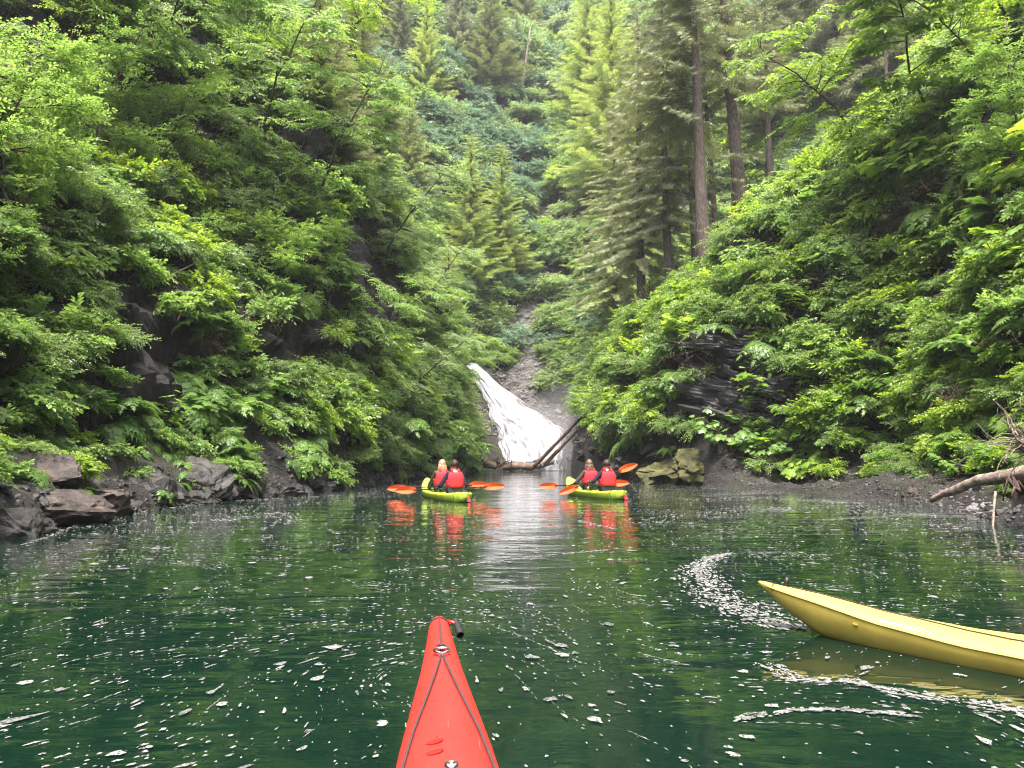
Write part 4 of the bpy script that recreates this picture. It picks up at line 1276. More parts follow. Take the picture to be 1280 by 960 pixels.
big_tree(868, 300, 47, 22, 'dark conifer hidden behind the left side of the tall bare trunk', .26, -.02, 0, Rr=6, nbr=60, seed=33, base=.35, droop=.65, tw=24, tlen=.13, hang=.55, power=.65, side=3.0, dead=8)
big_tree(960, 130, 50, 20, 'reddish trunked conifer in shade between the leaning one and the bright leaves', .30, 0, 0, Rr=4.5, nbr=70, seed=34, base=.5, droop=.6, tw=22, tlen=.14, hang=.5, dead=8)
big_tree(1050, 60, 72, 18, 'dark thick trunk cut by the top edge above the bright alder', .55, -.02, 0, Rr=5, nbr=60, seed=35, base=.5, droop=.6, tw=22, tlen=.14, hang=.5, dead=5)
big_tree(915, 232, 55, 20, 'slender pole conifer between the thin and the leaning trunk', .14, 0, 0, Rr=3.5, nbr=60, seed=36, base=.5, droop=.6, tw=20, tlen=.15, hang=.5, dead=5)
big_tree(1108, 110, 56, 14, 'dark stem behind the crooked limb near the top right', .16, .02, 0, Rr=3.5, nbr=50, seed=37, base=.5, droop=.6, tw=20, tlen=.15, hang=.5, dead=5)
# drooping hemlocks left of the trunk
big_tree(800, 330, 52, 25, 'large drooping grey-green hemlock left of the tall bare trunk', .35, 0, 0, Rr=6.0, nbr=140, seed=40, base=.24, droop=.75, tw=30, tlen=.13, hang=.6, power=.55, up=.15, limb=.03, leaf='grey')
big_tree(835, 320, 47, 24, 'drooping hemlock touching the tall bare trunk', .30, 0, 90, Rr=5.0, nbr=110, seed=41, base=.26, droop=.75, tw=28, tlen=.13, hang=.6, power=.55, up=.15, limb=.03, leaf='grey')
big_tree(768, 345, 66, 25, 'pale drooping hemlock nearest the gully', .3, 0, 40, Rr=5.2, nbr=150, seed=42, base=.22, droop=.7, tw=24, tlen=.15, hang=.5, power=.6, up=.15, leaf='spruce')
# bare white snag
p = at_depth(652, 76, 112); z, _ = ground(p[0], p[1])
t = np.linspace(0, 1, 6)
mb = MB(); mb.tube(np.stack([1.4 * t, 0 * t, (p[2] - z + 5.5) * t], -1), np.linspace(.24, .08, 6), 7, 0)
sn = empty('dead_tree', 'bare white dead trunk among the far spruces', 'tree', (p[0], p[1], z))
link('trunk', mb.mesh('snag', M['palewood']), sn)
mb = MB()
for k in range(7):
    q = .4 + .08 * k
    c = np.array([1.4 * q, 0, (p[2] - z + 5.5) * q]); a = k * 2.2
    mb.tube([c, c + [.5 * math.cos(a), .5 * math.sin(a), .2]], [.05, .015], 4, 0)
tag(link('branch', mb.mesh('snag_branch', M['palewood']), sn), kind='stuff')

# ------------------------------------------------------------------ bare dead branches on the left bank
def branch(label, pts, r, off=.9, m='palewood', forks=()):
    P_ = []
    for q in pts:
        h_, n_ = hit(*q)
        P_.append(h_ + unit(CAM - h_) * off)
    dmean = np.mean([p[1] for p in P_])
    P_ = np.array([at_depth(q[0], q[1], .6 * dmean + .4 * p[1]) for q, p in zip(pts, P_)])
    tt = np.linspace(0, len(P_) - 1, 4 * len(P_)); ii_ = np.arange(len(P_))
    PP = np.stack([np.interp(tt, ii_, P_[:, k]) for k in range(3)], -1)
    PP[1:-1] = (PP[:-2] + 2 * PP[1:-1] + PP[2:]) / 4
    PP += fbm(PP * 3.0, 2)[:, None] * r * 1.5
    o0 = PP[0]
    mb = MB(); mb.tube(PP - o0, np.linspace(r, r * .35, len(PP)), 6, 0)
    o = empty('bare_branch', label, 'branch', o0)
    link('limb', mb.mesh('limb', M[m]), o)
    mb = MB()
    for k in range(4):
        j = int(len(PP) * (.3 + .17 * k)); d = rng.normal(0, 1, 3) * [1, .4, 1]; d = unit(d) * r * 14
        mb.tube([PP[j] - o0, PP[j] - o0 + d * .5, PP[j] - o0 + d + [0, 0, -r * 2]], [r * .5, r * .3, r * .15], 4, 0)
    tag(link('twig', mb.mesh('twig', M[m]), o), kind='stuff')
branch('pale bent bare branch above the bare soil patch', [(138, 386), (178, 352), (212, 345), (242, 330), (290, 300)], .032, 1.3)
branch('long pale bare branch sticking out near the upper left corner', [(0, 137), (55, 134), (100, 124), (160, 105)], .04, 1.3)
branch('thin hanging vine below the long pale branch', [(18, 150), (30, 190), (40, 225), (60, 262), (95, 285)], .020, 1.2)
branch('thin bare vine dangling in the dark hollow on the left', [(135, 245), (150, 275), (158, 300), (170, 325)], .020, 1.2)
branch('dark bare limb crossing the leaves beside the upper left', [(85, 68), (120, 30), (148, 0)], .018, .8, 'twig')
branch('dark forked limb among the alder leaves halfway up the left', [(140, 195), (170, 190), (200, 160), (260, 165), (330, 190)], .02, .9, 'twig')
branch('pale twig arching over the reddish shore rock', [(60, 515), (95, 500), (118, 488)], .012, .7)
branch('crooked pale limb crossing the leaves near the right edge', [(1285, 92), (1240, 108), (1222, 115), (1170, 112), (1140, 88)], .05, 1.3)
branch('thin mossy branch curving beside the mossy boulder', [(1120, 265), (1108, 285), (1102, 310)], .03, .9, 'twig')

# ------------------------------------------------------------------ rocks
def rock_mesh(seed, flat=.75, sub=4, m='rock', cuts=9):
    import bmesh
    bm = bmesh.new()
    bmesh.ops.create_icosphere(bm, subdivisions=sub, radius=1)
    V = np.array([v.co for v in bm.verts])
    r_ = np.random.default_rng(seed)
    for k in range(cuts):
        n_ = unit(r_.normal(0, 1, 3)); d_ = r_.uniform(.42, .8)
        ex = np.maximum(V @ n_ - d_, 0)
        V = V - ex[:, None] * n_[None] * .93
    ax = unit(r_.normal(0, .35, 3) + [0, 0, 1])
    la = V @ ax * 4.2 + .5 * fbm(V * 1.5 + seed, 2)
    saw = la - np.floor(la)
    V = V + unit(V) * (fbm(V * 2.2 + seed, 3) * .09 + (saw - .5) * .075 * (sub > 1) + np.abs(fbm(V * 5 + seed, 3)) * .07 * (sub > 1))[:, None]
    V[:, 2] *= flat
    V[:, 0] *= r_.uniform(.9, 1.5)
    for v, c in zip(bm.verts, V): v.co = c
    me = bpy.data.meshes.new('boulder')
    bm.to_mesh(me); bm.free()
    me.materials.append(M[m])
    return me
ROCK = [rock_mesh(100 + k, flat=(.6, .8, .5, .9, .7, .65)[k]) for k in range(6)]
def boulder(px_, py_, s, label, k=0, m=None, sink=.25, group=None, rz=None, tilt=None):
    h_, n_ = hit(px_, py_)
    if h_[2] < 0: h_ = at_z(px_, py_, 0)
    me = ROCK[k % 6]
    if m:
        me = me.copy()
        if m == 'mossrock':       # rough bedded face
            for v in me.vertices:
                c = np.array(v.co); f_ = 1 + .16 * float(fbm(c * np.array([2.5, 2.5, 7.0]) + k, 4)) + .10 * float(vnoise(c * np.array([1.0, 1.0, 11.0])))
                v.co.x *= f_; v.co.y *= f_
        me.materials[0] = M[m]
    o = link('boulder', me, None, h_ - np.array([0, 0, s * sink]), (prng.normal(0, .25) if tilt is None else tilt[0], prng.normal(0, .25) if tilt is None else tilt[1], prng.random() * 6.28 if rz is None else rz), s)
    return tag(o, label, 'rock', group)
M['redrock'] = noisy_mat('reddish_rock', [(0.010, 0.0075, 0.006), (0.038, 0.027, 0.022), (0.11, 0.080, 0.066)], 3.0, 0.5, 0.9, 8, spec=0.5, dist=0.05)
boulder(128, 622, .75, 'large pointed reddish rock with ridges on the left shore', 0, 'redrock', rz=.5)
boulder(72, 626, .70, 'reddish rock left of the pointed one on the left shore', 2, 'redrock', rz=1.2)
boulder(160, 634, .50, 'low reddish slab sliding into the water on the left shore', 4, 'redrock', rz=.2)
boulder(32, 662, .34, 'wet dark rock at the waterline in the lower left corner', 1)
boulder(8, 652, .45, 'dark rock under the small bright fern at the left edge', 3)
boulder(200, 606, .85, 'dark overhanging rock below the large fern clump', 5)
boulder(250, 598, .9, 'dark rock right of the overhang on the left shore', 1)
boulder(60, 585, .6, 'reddish rock above the two shore rocks at the left', 3, 'redrock')
boulder(1145, 611, .34, 'rusty brown rock on the gravel beside the driftwood log', 4, 'redrock', .4)
boulder(1115, 280, 1.0, 'mossy boulder half buried in the right bank', 3, 'mossrock')
boulder(838, 580, 1.55, 'mossy yellow rock at the water beside the right kayakers', 4, 'mossrock', .35)
boulder(872, 568, 1.1, 'second mossy rock behind the yellow one at the right shore', 5, 'mossrock', .5)
for i, px_ in enumerate(np.linspace(215, 600, 34)):
    py_ = np.interp(px_, [200, 300, 430, 480, 520, 600], [628, 621, 614, 604, 599, 588]) - prng.uniform(0, 16)
    boulder(px_, py_, prng.uniform(.22, .62), 'dark wet rock in the jumble along the left waterline', i, group='rocks of the left waterline')
for i in range(40):
    px_ = prng.uniform(704, 850); py_ = np.interp(px_, [700, 740, 800, 850], [586, 590, 598, 602]) - prng.uniform(0, 48)
    boulder(px_, py_, prng.uniform(.25, .7), 'grey rock at the foot of the right cliff behind the kayakers', i, group='rocks below the right cliff')
for i in range(16):
    px_ = prng.uniform(1215, 1262); py_ = prng.uniform(622, 650)
    boulder(px_, py_, prng.uniform(.06, .15), 'pale angular stone in the heap beside the stump', i, 'scree' if i % 3 else 'rock', group='stones beside the stump')
for i in range(14):
    px_ = prng.uniform(640, 705); py_ = prng.uniform(577, 588)
    p = at_depth(px_, py_, 63.6 + prng.random()); p[2] = max(p[2], .05)
    o = link('boulder', ROCK[i % 6], None, p, prng.normal(0, .3, 3), prng.uniform(.25, .6))
    tag(o, 'wet rock lying in the white water at the waterfall foot', 'rock', 'rocks at the waterfall foot')
# gravel of the right bench and scree of the gully: too many to count
def pebbles(name, label, n, sampler, smin, smax, m):
    t_ = rock_mesh(300, .7, 1, 'rock', 5)
    V = np.array([v.co for v in t_.vertices]); F = [tuple(p.vertices) for p in t_.polygons]
    pts, nn_ = sampler(n)
    mb = MB()
    a = rng.random(len(pts)) * 6.283
    D = np.stack([np.cos(a), np.sin(a), rng.normal(0, .3, len(a))], -1)
    mb.stamp(V, F, pts, D, nn_ + rng.normal(0, .3, nn_.shape), smin + (smax - smin) * rng.random(len(pts)) ** 2.2 * (1 + 1.6 * (rng.random(len(pts)) < .05)), 0)
    return tag(link(name, mb.mesh(name, M[m])), label, name, kind='stuff')
def samp_mask(mask):
    ids = np.nonzero(mask)[0]; w_ = area[ids] / area[ids].sum()
    def f(n):
        k = ids[rng.choice(len(ids), n, p=w_)]
        u1, u2 = rng.random((2, n, 1))
        q = (Q[k, 0] * (1 - u1) + Q[k, 1] * u1) * (1 - u2) + (Q[k, 3] * (1 - u1) + Q[k, 2] * u1) * u2
        return q, fn[k]
    return f
pebbles('gravel', 'dark gravel bench along the right waterline', 9000, samp_mask(~far & ~isL & (cen[:, 1] > 8) & (cen[:, 1] < 31) & (s_in > -.3) & (s_in < 2.9)), .018, .06, 'gravel')
pebbles('gravel', 'broken dark stones along the foot of the left bank', 5000, samp_mask(~far & isL & (cen[:, 1] > 7) & (cen[:, 1] < 50) & (s_in > -.3) & (s_in < .7)), .02, .09, 'rock')
pebbles('scree', 'grey scree in the gully above the waterfall', 8000, samp_mask(far & vis & (s_in < .7) & (cen[:, 1] > 66.5) & (cen[:, 1] < 96)), .04, .16, 'scree')

# layered slate face on the right bank
oc = hit(915, 470)[0]
outc = empty('rock_outcrop', 'dark layered rock face of tilted slabs on the right bank', 'rock', oc)
def slab_mesh(seed):
    import bmesh
    bm = bmesh.new(); bmesh.ops.create_cube(bm, size=2)
    bmesh.ops.subdivide_edges(bm, edges=bm.edges[:], cuts=7, use_grid_fill=True)
    V = np.array([v.co for v in bm.verts])
    edge = np.max(np.abs(V[:, :2]), axis=1)
    V[:, :2] *= (1 + .22 * fbm(np.c_[V[:, :2] * 1.6 + seed, V[:, 2] * .3], 3))[:, None]
    V[:, 2] += .35 * fbm(np.c_[V[:, :2] * 1.1 + seed * 3, V[:, 2] * 0], 3)
    V[:, :2] *= (1 + .10 * np.floor(V[:, 2:3] * 1.5) / 1.5)
    for v, c in zip(bm.verts, V): v.co = c
    me = bpy.data.meshes.new('slab'); bm.to_mesh(me); bm.free(); me.materials.append(M['slate'])
    return me
SLAB = [slab_mesh(k * 1.7) for k in range(5)]
nsl = 0
for j in range(9):
    for i in range(5):
        px_ = 872 + i * 22 + prng.uniform(-9, 9); py_ = 418 + j * 13 + prng.uniform(-5, 5)
        if ((px_ - 915) / 54) ** 2 + ((py_ - 470) / 62) ** 2 > 1.05: continue
        h_, n_ = hit(px_, py_)
        o = link('slab', SLAB[nsl % 5], outc, h_ + n_ * prng.uniform(-.10, .22) - oc, (prng.normal(.05, .05), .30 + prng.normal(0, .07), -.75 + prng.normal(0, .2)))
        o.scale = (prng.uniform(.5, 1.15), prng.uniform(.4, .6), prng.uniform(.10, .21)); nsl += 1

# ------------------------------------------------------------------ logs, stump, root tangles
def log(name, label, cat, p0, p1, r0, r1, m, bend=.1, knots=4, sides=10):
    p0, p1 = np.array(p0, float), np.array(p1, float)
    L_ = np.linalg.norm(p1 - p0)
    t = np.linspace(0, 1, 26)[:, None]
    path = (p1 - p0) * t + np.array([0, 0, 1]) * bend * L_ * np.sin(np.pi * t) + fbm(np.concatenate([t * 3, t * 0 + L_, t * 0 + 5], 1), 3)[:, None] * r0 * .8
    path -= path[0]
    rad = np.interp(t[:, 0], [0, 1], [r0, r1]) * (1 + .08 * vnoise(np.concatenate([t * 9, t * 0 + L_, t * 0], 1)))
    mb = MB(); mb.tube(path, rad, sides, 0)
    mb.V[0] = mb.V[0] + (fbm(mb.V[0] * np.array([2.0, 5, 5]) / max(r0 * 5, .3), 3)[:, None] * unit(mb.V[0] - np.repeat(path, sides, 0)) * r0 * .16)
    o = empty(name, label, cat, p0)
    link('trunk', mb.mesh('log', M[m]), o)
    mb = MB()
    for k in range(knots):
        j = 3 + int(prng.random() * 20); d = unit(prng.normal(0, 1, 3)) * r0 * prng.uniform(1.6, 3)
        mb.tube([path[j], path[j] + d], [r0 * .25, r0 * .08], 5, 0)
    if knots: tag(link('broken_limb', mb.mesh('knot', M[m]), o), kind='stuff')
    return o
def zmin(p, z=.0):
    p = np.array(p); p[2] = max(p[2], z); return p
log('fallen_log', 'pale brown log lying across the foot of the waterfall', 'log', zmin(at_depth(628, 584, 61.5), .15), zmin(at_depth(694, 576, 61.8), .35), .33, .24, 'wetwood', .01)
log('fallen_log', 'long thin log leaning steeply from the waterfall foot to the right bank', 'log', at_depth(668, 583, 60.0), at_depth(736, 512, 58.5), .15, .09, 'roots', .0, 3)
log('fallen_log', 'shorter thin log leaning under the long one at the waterfall foot', 'log', at_depth(681, 581, 60.2), at_depth(724, 535, 59.0), .17, .10, 'wetwood', .0, 3)
log('fallen_log', 'short dark snag sloping to the water left of the waterfall', 'log', at_depth(594, 566, 59.5), at_depth(617, 586, 59.5), .34, .28, 'roots', 0, 3)
log('driftwood_log', 'pale bent driftwood log lying from the gravel up to the stump', 'log', at_depth(1164, 625, 14.2), at_depth(1292, 592, 12.0), .055, .135, 'palewood', .05, 6, 16)
log('pale_stick', 'thin white stick standing in the water beside the stump', 'stick', at_depth(1241, 662, 11.3), at_depth(1244, 616, 12.0), .014, .02, 'palewood', .02, 0)
log('fallen_log', 'dark thin log lying on the rocks along the left shore', 'log', at_depth(395, 600, 31), at_depth(470, 590, 33), .09, .06, 'palewood', .02, 3)
def root_tangle(label, c, r, n, m, thick, up=.3, squash=.7, name='root_tangle'):
    o = empty(name, label, 'roots', c)
    mb = MB(); big = MB()
    for k in range(n):
        d = unit(prng.normal(0, 1, 3) + [0, 0, up]); p = d * r * .15; path = [p]
        for q in range(7):
            d = unit(d + prng.normal(0, .42, 3)); path.append(path[-1] + d * r * prng.uniform(.10, .22) * [1, 1, squash])
        mb.tube(path, np.linspace(thick * prng.uniform(.4, 1.0), thick * .15, 8), 5, 0)
    big.stamp([v.co[:] for v in ROCK[1].vertices], [tuple(p.vertices) for p in ROCK[1].polygons], [[0, 0, 0]], [[1, 0, 0]], [[0, 0, 1]], np.array([r * .36]), 0)
    link('root_ball', big.mesh('root_ball', M[m]), o)
    tag(link('roots', mb.mesh('roots', M[m]), o), kind='stuff')
    return o
root_tangle('dark root ball at the waterline left of the waterfall foot', zmin(at_depth(624, 580, 60), .3), .95, 40, 'roots', .07)
root_tangle('upturned root plate with splayed dead roots on the right ridge', at_depth(808, 380, 46), 1.1, 46, 'roots', .06, .8, 1.2)
root_tangle('tangle of pale curling roots above the driftwood log at the right edge', at_depth(1287, 555, 10.6), .62, 60, 'palewood', .016, .1, 1.0)
sp_ = at_z(1284, 652, 0)
stump = empty('tree_stump', 'weathered stump standing at the waterline at the right edge', 'stump', (sp_[0] + .12, sp_[1], 0))
zz = np.linspace(-.4, .62, 8); mb = MB()
pa = np.stack([.05 * zz, 0 * zz, zz], -1)
mb.tube(pa, .25 + .10 * np.exp(-(zz + .2) * 3), 18, 0)
me = mb.mesh('stump', M['bark'])
for v in me.vertices:
    a = math.atan2(v.co.y, v.co.x); k_ = 1 + .10 * math.sin(5 * a) + .05 * math.sin(11 * a + 2)
    v.co.x *= k_; v.co.y *= k_
    if v.co.z > .55: v.co.z += .10 * math.sin(3 * a) + .05 * math.sin(8 * a)
link('trunk', me, stump)
mb = MB()
for k in range(16):
    a = k * 2.4; d = np.array([math.cos(a), math.sin(a), 0])
    mb.tube([d * .2 + [0, 0, .45], d * .33 + [0, 0, .62 + .1 * math.sin(k)], d * .42 + [0, 0, .50 + .2 * math.cos(k)]], [.05, .03, .01], 5, 0)
tag(link('root', mb.mesh('root', M['roots']), stump), kind='stuff')
# ------------------------------------------------------------------ kayaks: hulls lofted along their length (local +Y is the bow)
def hull_fn(st, pw=.5):
    st = np.array(st, float)          # y, half width, keel z, gunwale z, deck centre z
    def f(y, th):                     # th 0..pi across the deck, pi..2pi round the hull
        hw, zk, zg, zd = (np.interp(y, st[:, 0], st[:, k]) for k in (1, 2, 3, 4))
        c, s_ = math.cos(th), math.sin(th)
        if s_ >= 0: return np.array([hw * c, y, zg + (zd - zg) * s_ ** 1.15])
        q = -s_
        return np.array([hw * math.copysign(abs(c) ** pw, c), y, zg - (zg - zk) * q ** (.95 if pw < 1 else 1.0)])
    return f
def half_mesh(name, f, y0, y1, m, upper, n=120, k=28):
    mb = MB(); V = []; F = []
    u = np.linspace(0, 1, n); u = (1 - np.cos(np.pi * u)) / 2
    for y in y0 + (y1 - y0) * u:
        for j in range(k):
            th = math.pi * j / (k - 1) + (0 if upper else math.pi)
            p = f(y, th + (1e-6 if j == 0 else -1e-6 if j == k - 1 else 0))
            if upper and j in (0, k - 1): p = p + np.array([0, 0, .0])
            V.append(p)
    for i in range(n - 1):
        for j in range(k - 1):
            a = i * k + j
            F.append((a, a + 1, a + 1 + k, a + k))
    if y1 > y0: F = [q[::-1] for q in F]
    mb.faces(V, F, 0, None, True)
    return mb.mesh(name, m)
def hull_mesh(name, f, y0, y1, m, n=70, k=36, rnd=0.05):
    mb = MB(); V = []
    u = np.linspace(0, 1, n); u = (1 - np.cos(np.pi * u)) / 2
    for y in y0 + (y1 - y0) * u:
        for j in range(k): V.append(f(y, 2 * math.pi * j / k))
    F = []
    for i in range(n - 1):
        for j in range(k):
            a, b = i * k + j, i * k + (j + 1) % k
            F.append((a, b, b + k, a + k))
    F.append(tuple(range(k))[::-1]); F.append(tuple((n - 1) * k + j for j in range(k)))
    if y1 < y0: F = [q[::-1] for q in F]
    mb.faces(V, F, 0, None, True)
    return mb.mesh(name, m)
def tube_obj(name, path, r, m, parent, sides=8, **kw):
    mb = MB(); mb.tube(path, r, sides, 0)
    return link(name, mb.mesh(name, M[m]), parent, **kw)
def ring_mesh(Rr, r, m, name='ring', n=24, k=8):
    mb = MB(); V = []; F = []
    for i in range(n):
        a = 2 * math.pi * i / n
        for j in range(k):
            b = 2 * math.pi * j / k
            V.append(((Rr + r * math.cos(b)) * math.cos(a), (Rr + r * math.cos(b)) * math.sin(a), r * math.sin(b)))
    for i in range(n):
        for j in range(k):
            F.append((i * k + j, ((i + 1) % n) * k + j, ((i + 1) % n) * k + (j + 1) % k, i * k + (j + 1) % k))
    mb.faces(V, F, 0, None, True)
    return mb.mesh(name, M[m])
def box_mesh(name, sx, sy, sz, m, bev=.15):
    import bmesh
    bm = bmesh.new(); bmesh.ops.create_cube(bm, size=1)
    bmesh.ops.scale(bm, vec=(sx, sy, sz), verts=bm.verts)
    bmesh.ops.bevel(bm, geom=bm.edges[:], offset=min(sx, sy, sz) * bev, segments=2, affect='EDGES')
    me = bpy.data.meshes.new(name); bm.to_mesh(me); bm.free(); me.materials.append(M[m])
    return me

# red kayak under the camera
RS = [(-4.9, .03, .20, .27, .30), (-4.4, .10, -.02, .20, .25), (-3.6, .22, -.10, .18, .27), (-2.8, .285, -.12, .19, .30), (-2.1, .24, -.11, .22, .335), (-1.35, .127, -.06, .300, .375),
      (-1.07, .107, -.02, .325, .390), (-.57, .062, .09, .365, .412), (-.25, .043, .20, .385, .420), (-.11, .037, .28, .392, .424), (-.05, .031, .32, .394, .422), (-.02, .021, .35, .394, .416), (-.005, .011, .372, .394, .408), (0, .004, .385, .394, .400)]
rf = hull_fn(RS, .9)
red = empty('sea_kayak', 'red kayak pointing at the waterfall, its pointed bow at the bottom edge', 'kayak', (-.274, 2.84, .005), (0, 0, math.atan2(.151, 1.31)))
link('hull', half_mesh('hull', rf, -4.9, 0, M['red'], False), red)
link('deck', half_mesh('deck', rf, -4.9, 0, M['red'], True), red)
def on_deck(f, y, th, lift=.004):
    p = f(y, th); return p + np.array([0, 0, lift])
# loop of cord round the tip, cord back to the ring, two lines spreading aft
tube_obj('bow_loop', [on_deck(rf, -.085 - .012 * math.sin(t_), t_, .003) for t_ in np.linspace(-.35, math.pi + .35, 16)], .0032, 'cord', red)
tube_obj('bow_line', [on_deck(rf, y, math.pi / 2, .006) for y in np.linspace(-.095, -.50, 12)], .0032, 'cord', red)
link('ring', ring_mesh(.023, .0042, 'steel'), red, on_deck(rf, -.545, math.pi / 2, .010), (.05, 0, 0))
link('knot', box_mesh('knot', .026, .030, .016, 'cord', .3), red, on_deck(rf, -.508, math.pi / 2, .010), (0, 0, .4))
link('shackle', box_mesh('shackle', .020, .016, .010, 'steel', .3), red, on_deck(rf, -.575, math.pi / 2, .010))
for sgn in (1, -1):
    tube_obj('deck_line', [on_deck(rf, y, math.pi / 2 - sgn * np.interp(y, [-2.2, -1.35, -1.07, -.58], [1.30, 1.06, .78, .06]), .006) for y in np.linspace(-.575, -2.2, 40)], .0036, 'cord', red)
tg = link('toggle', None, red, (.058, -.11, .400), (0, 0, .12))
bpy.data.objects.remove(tg)
mb = MB()
mb.tube([(0, -.05, 0), (0, .05, .004)], .0135, 12, 0, cap=False); mb.tube([(0, -.05, 0), (0, .05, .004)], .0085, 12, 0, cap=False)
mb.tube([(0, -.049, 0), (0, -.0505, 0)], [.0135, .0110], 12, 0, cap=False)
tgo = link('toggle', mb.mesh('toggle', M['black']), red, (.066, -.125, .392), (.25, 0, .15))
tube_obj('toggle_strap', [(.030, -.095, .412), (.048, -.10, .409), (.062, -.11, .402)], .006, 'redwet', red)
# padeye with a steel bolt
pd_ = link('deck_fitting', box_mesh('deck_fitting', .050, .060, .030, 'redwet', .45), red, on_deck(rf, -1.335, math.pi / 2 - .02, .010))
bt = link('bolt', ring_mesh(.009, .006, 'steel'), pd_, (0, -.004, .016))
for y, x in ((-1.165, -.028), (-1.215, -.028)):      # two wet marks
    mb = MB(); ns_ = 14
    V = [(.019 * math.cos(a) * (1 + .12 * math.sin(3 * a)), .0115 * math.sin(a), 0) for a in np.linspace(0, 2 * math.pi, ns_, endpoint=False)]
    mb.faces(V + [(0, 0, .0012)], [(i, (i + 1) % ns_, ns_) for i in range(ns_)], 0, None, True)
    p = rf(y, math.acos(x / np.interp(y, [r[0] for r in RS], [r[1] for r in RS])))
    link('water_mark', mb.mesh('water_mark', M['redwet']), red, p + np.array([0, 0, .0016]), (0, -.22, 0))

drops = MB()
for q in range(70):                   # splashed drops on the deck
    y = -prng.uniform(.3, 1.6); p = rf(y, prng.uniform(.5, math.pi - .5)); r_ = prng.uniform(.0012, .0038)
    V = [(p[0] + r_ * math.cos(a), p[1] + r_ * 1.2 * math.sin(a), p[2] + .0004) for a in np.linspace(0, 2 * math.pi, 7)[:-1]] + [(p[0], p[1], p[2] + r_ * .5)]
    drops.faces(V, [(i, (i + 1) % 6, 6) for i in range(6)], 0, None, True)
tag(link('water_drops', drops.mesh('water_drops', M['redwet']), red), kind='stuff')

# yellow kayak coming in from the right
YS = [(-5.1, .02, .15, .22, .25), (-4.5, .11, 0, .15, .20), (-3.4, .27, -.09, .13, .21), (-2.4, .29, -.11, .085, .165), (-1.6, .24, -.11, .085, .142), (-1.1, .188, -.10, .100, .145), (-.7, .132, -.06, .138, .174),
      (-.36, .080, .0, .197, .228), (-.15, .042, .125, .228, .250), (-.05, .022, .205, .246, .264), (-.01, .010, .235, .254, .266), (0, .003, .25, .257, .262)]
yf = hull_fn(YS, 1.15)
yel = empty('sea_kayak', 'yellow kayak with only its bow in view at the right edge', 'kayak', (1.50, 4.60, .0), (0, 0, math.atan2(.72, .69)))
link('hull', half_mesh('hull', yf, -5.1, 0, M['yellow'], False), yel)
link('deck', half_mesh('deck', yf, -5.1, 0, M['yellow'], True), yel)
for th_ in (0.0, math.pi): tube_obj('seam', [yf(y, th_) - np.array([0, 0, .002]) for y in np.linspace(-.06, -4.9, 60)], .0045, 'yellow', yel, 6)
tube_obj('bow_loop', [on_deck(yf, -.10, t_, .003) for t_ in np.linspace(-.3, math.pi + .3, 14)], .003, 'cord', yel)
mb = MB(); mb.tube([(0, 0, 0), (0, 0, .055)], .013, 12, 0)
link('toggle', mb.mesh('toggle', M['black']), yel, on_deck(yf, -.155, 1.0, .0), (.25, .2, 0))
tube_obj('deck_line', [on_deck(yf, y, np.interp(y, [-3, -1.3, -.55], [2.3, 1.95, 1.15]), .005) for y in np.linspace(-.55, -3, 40)], .0035, 'cord', yel)
tube_obj('deck_line', [on_deck(yf, -1.22 - .20 * math.sin(t_), t_, .006) for t_ in np.linspace(.15, 1.5, 12)], .0035, 'cord', yel)
tube_obj('bow_line', [on_deck(yf, y, 1.0, .005) for y in np.linspace(-.16, -.55, 8)], .003, 'cord', yel)
# dimple for a fitting on the near side and pale script lettering along the deck edge
p_ = yf(-.60, math.pi * 1.06)
link('deck_fitting', box_mesh('deck_fitting', .012, .030, .018, 'yellow', .4), yel, p_ + np.array([-.001, 0, -.006]), (0, -.25, -.12))
cu = bpy.data.curves.new('lettering', 'FONT'); cu.body = 'escallo'; cu.size = .072; cu.shear = .35; cu.extrude = .0006; cu.space_character = 1.05
tx = bpy.data.objects.new('lettering', cu); COL.objects.link(tx)
bpy.context.view_layer.update()
dg = bpy.context.evaluated_depsgraph_get()
tm = bpy.data.meshes.new_from_object(tx.evaluated_get(dg))
bpy.data.objects.remove(tx)
tm.materials.clear(); tm.materials.append(M['decal'])
for v in tm.vertices:                 # wrap the letters on to the deck: x runs aft, y runs up the deck
    y = -.72 - v.co.x * 1.25
    th = math.pi - .28 - v.co.y * 8.2
    q = yf(y, th)
    v.co = q + np.array([-.0006, 0, .0045 + v.co.z])
link('lettering', tm, yel)

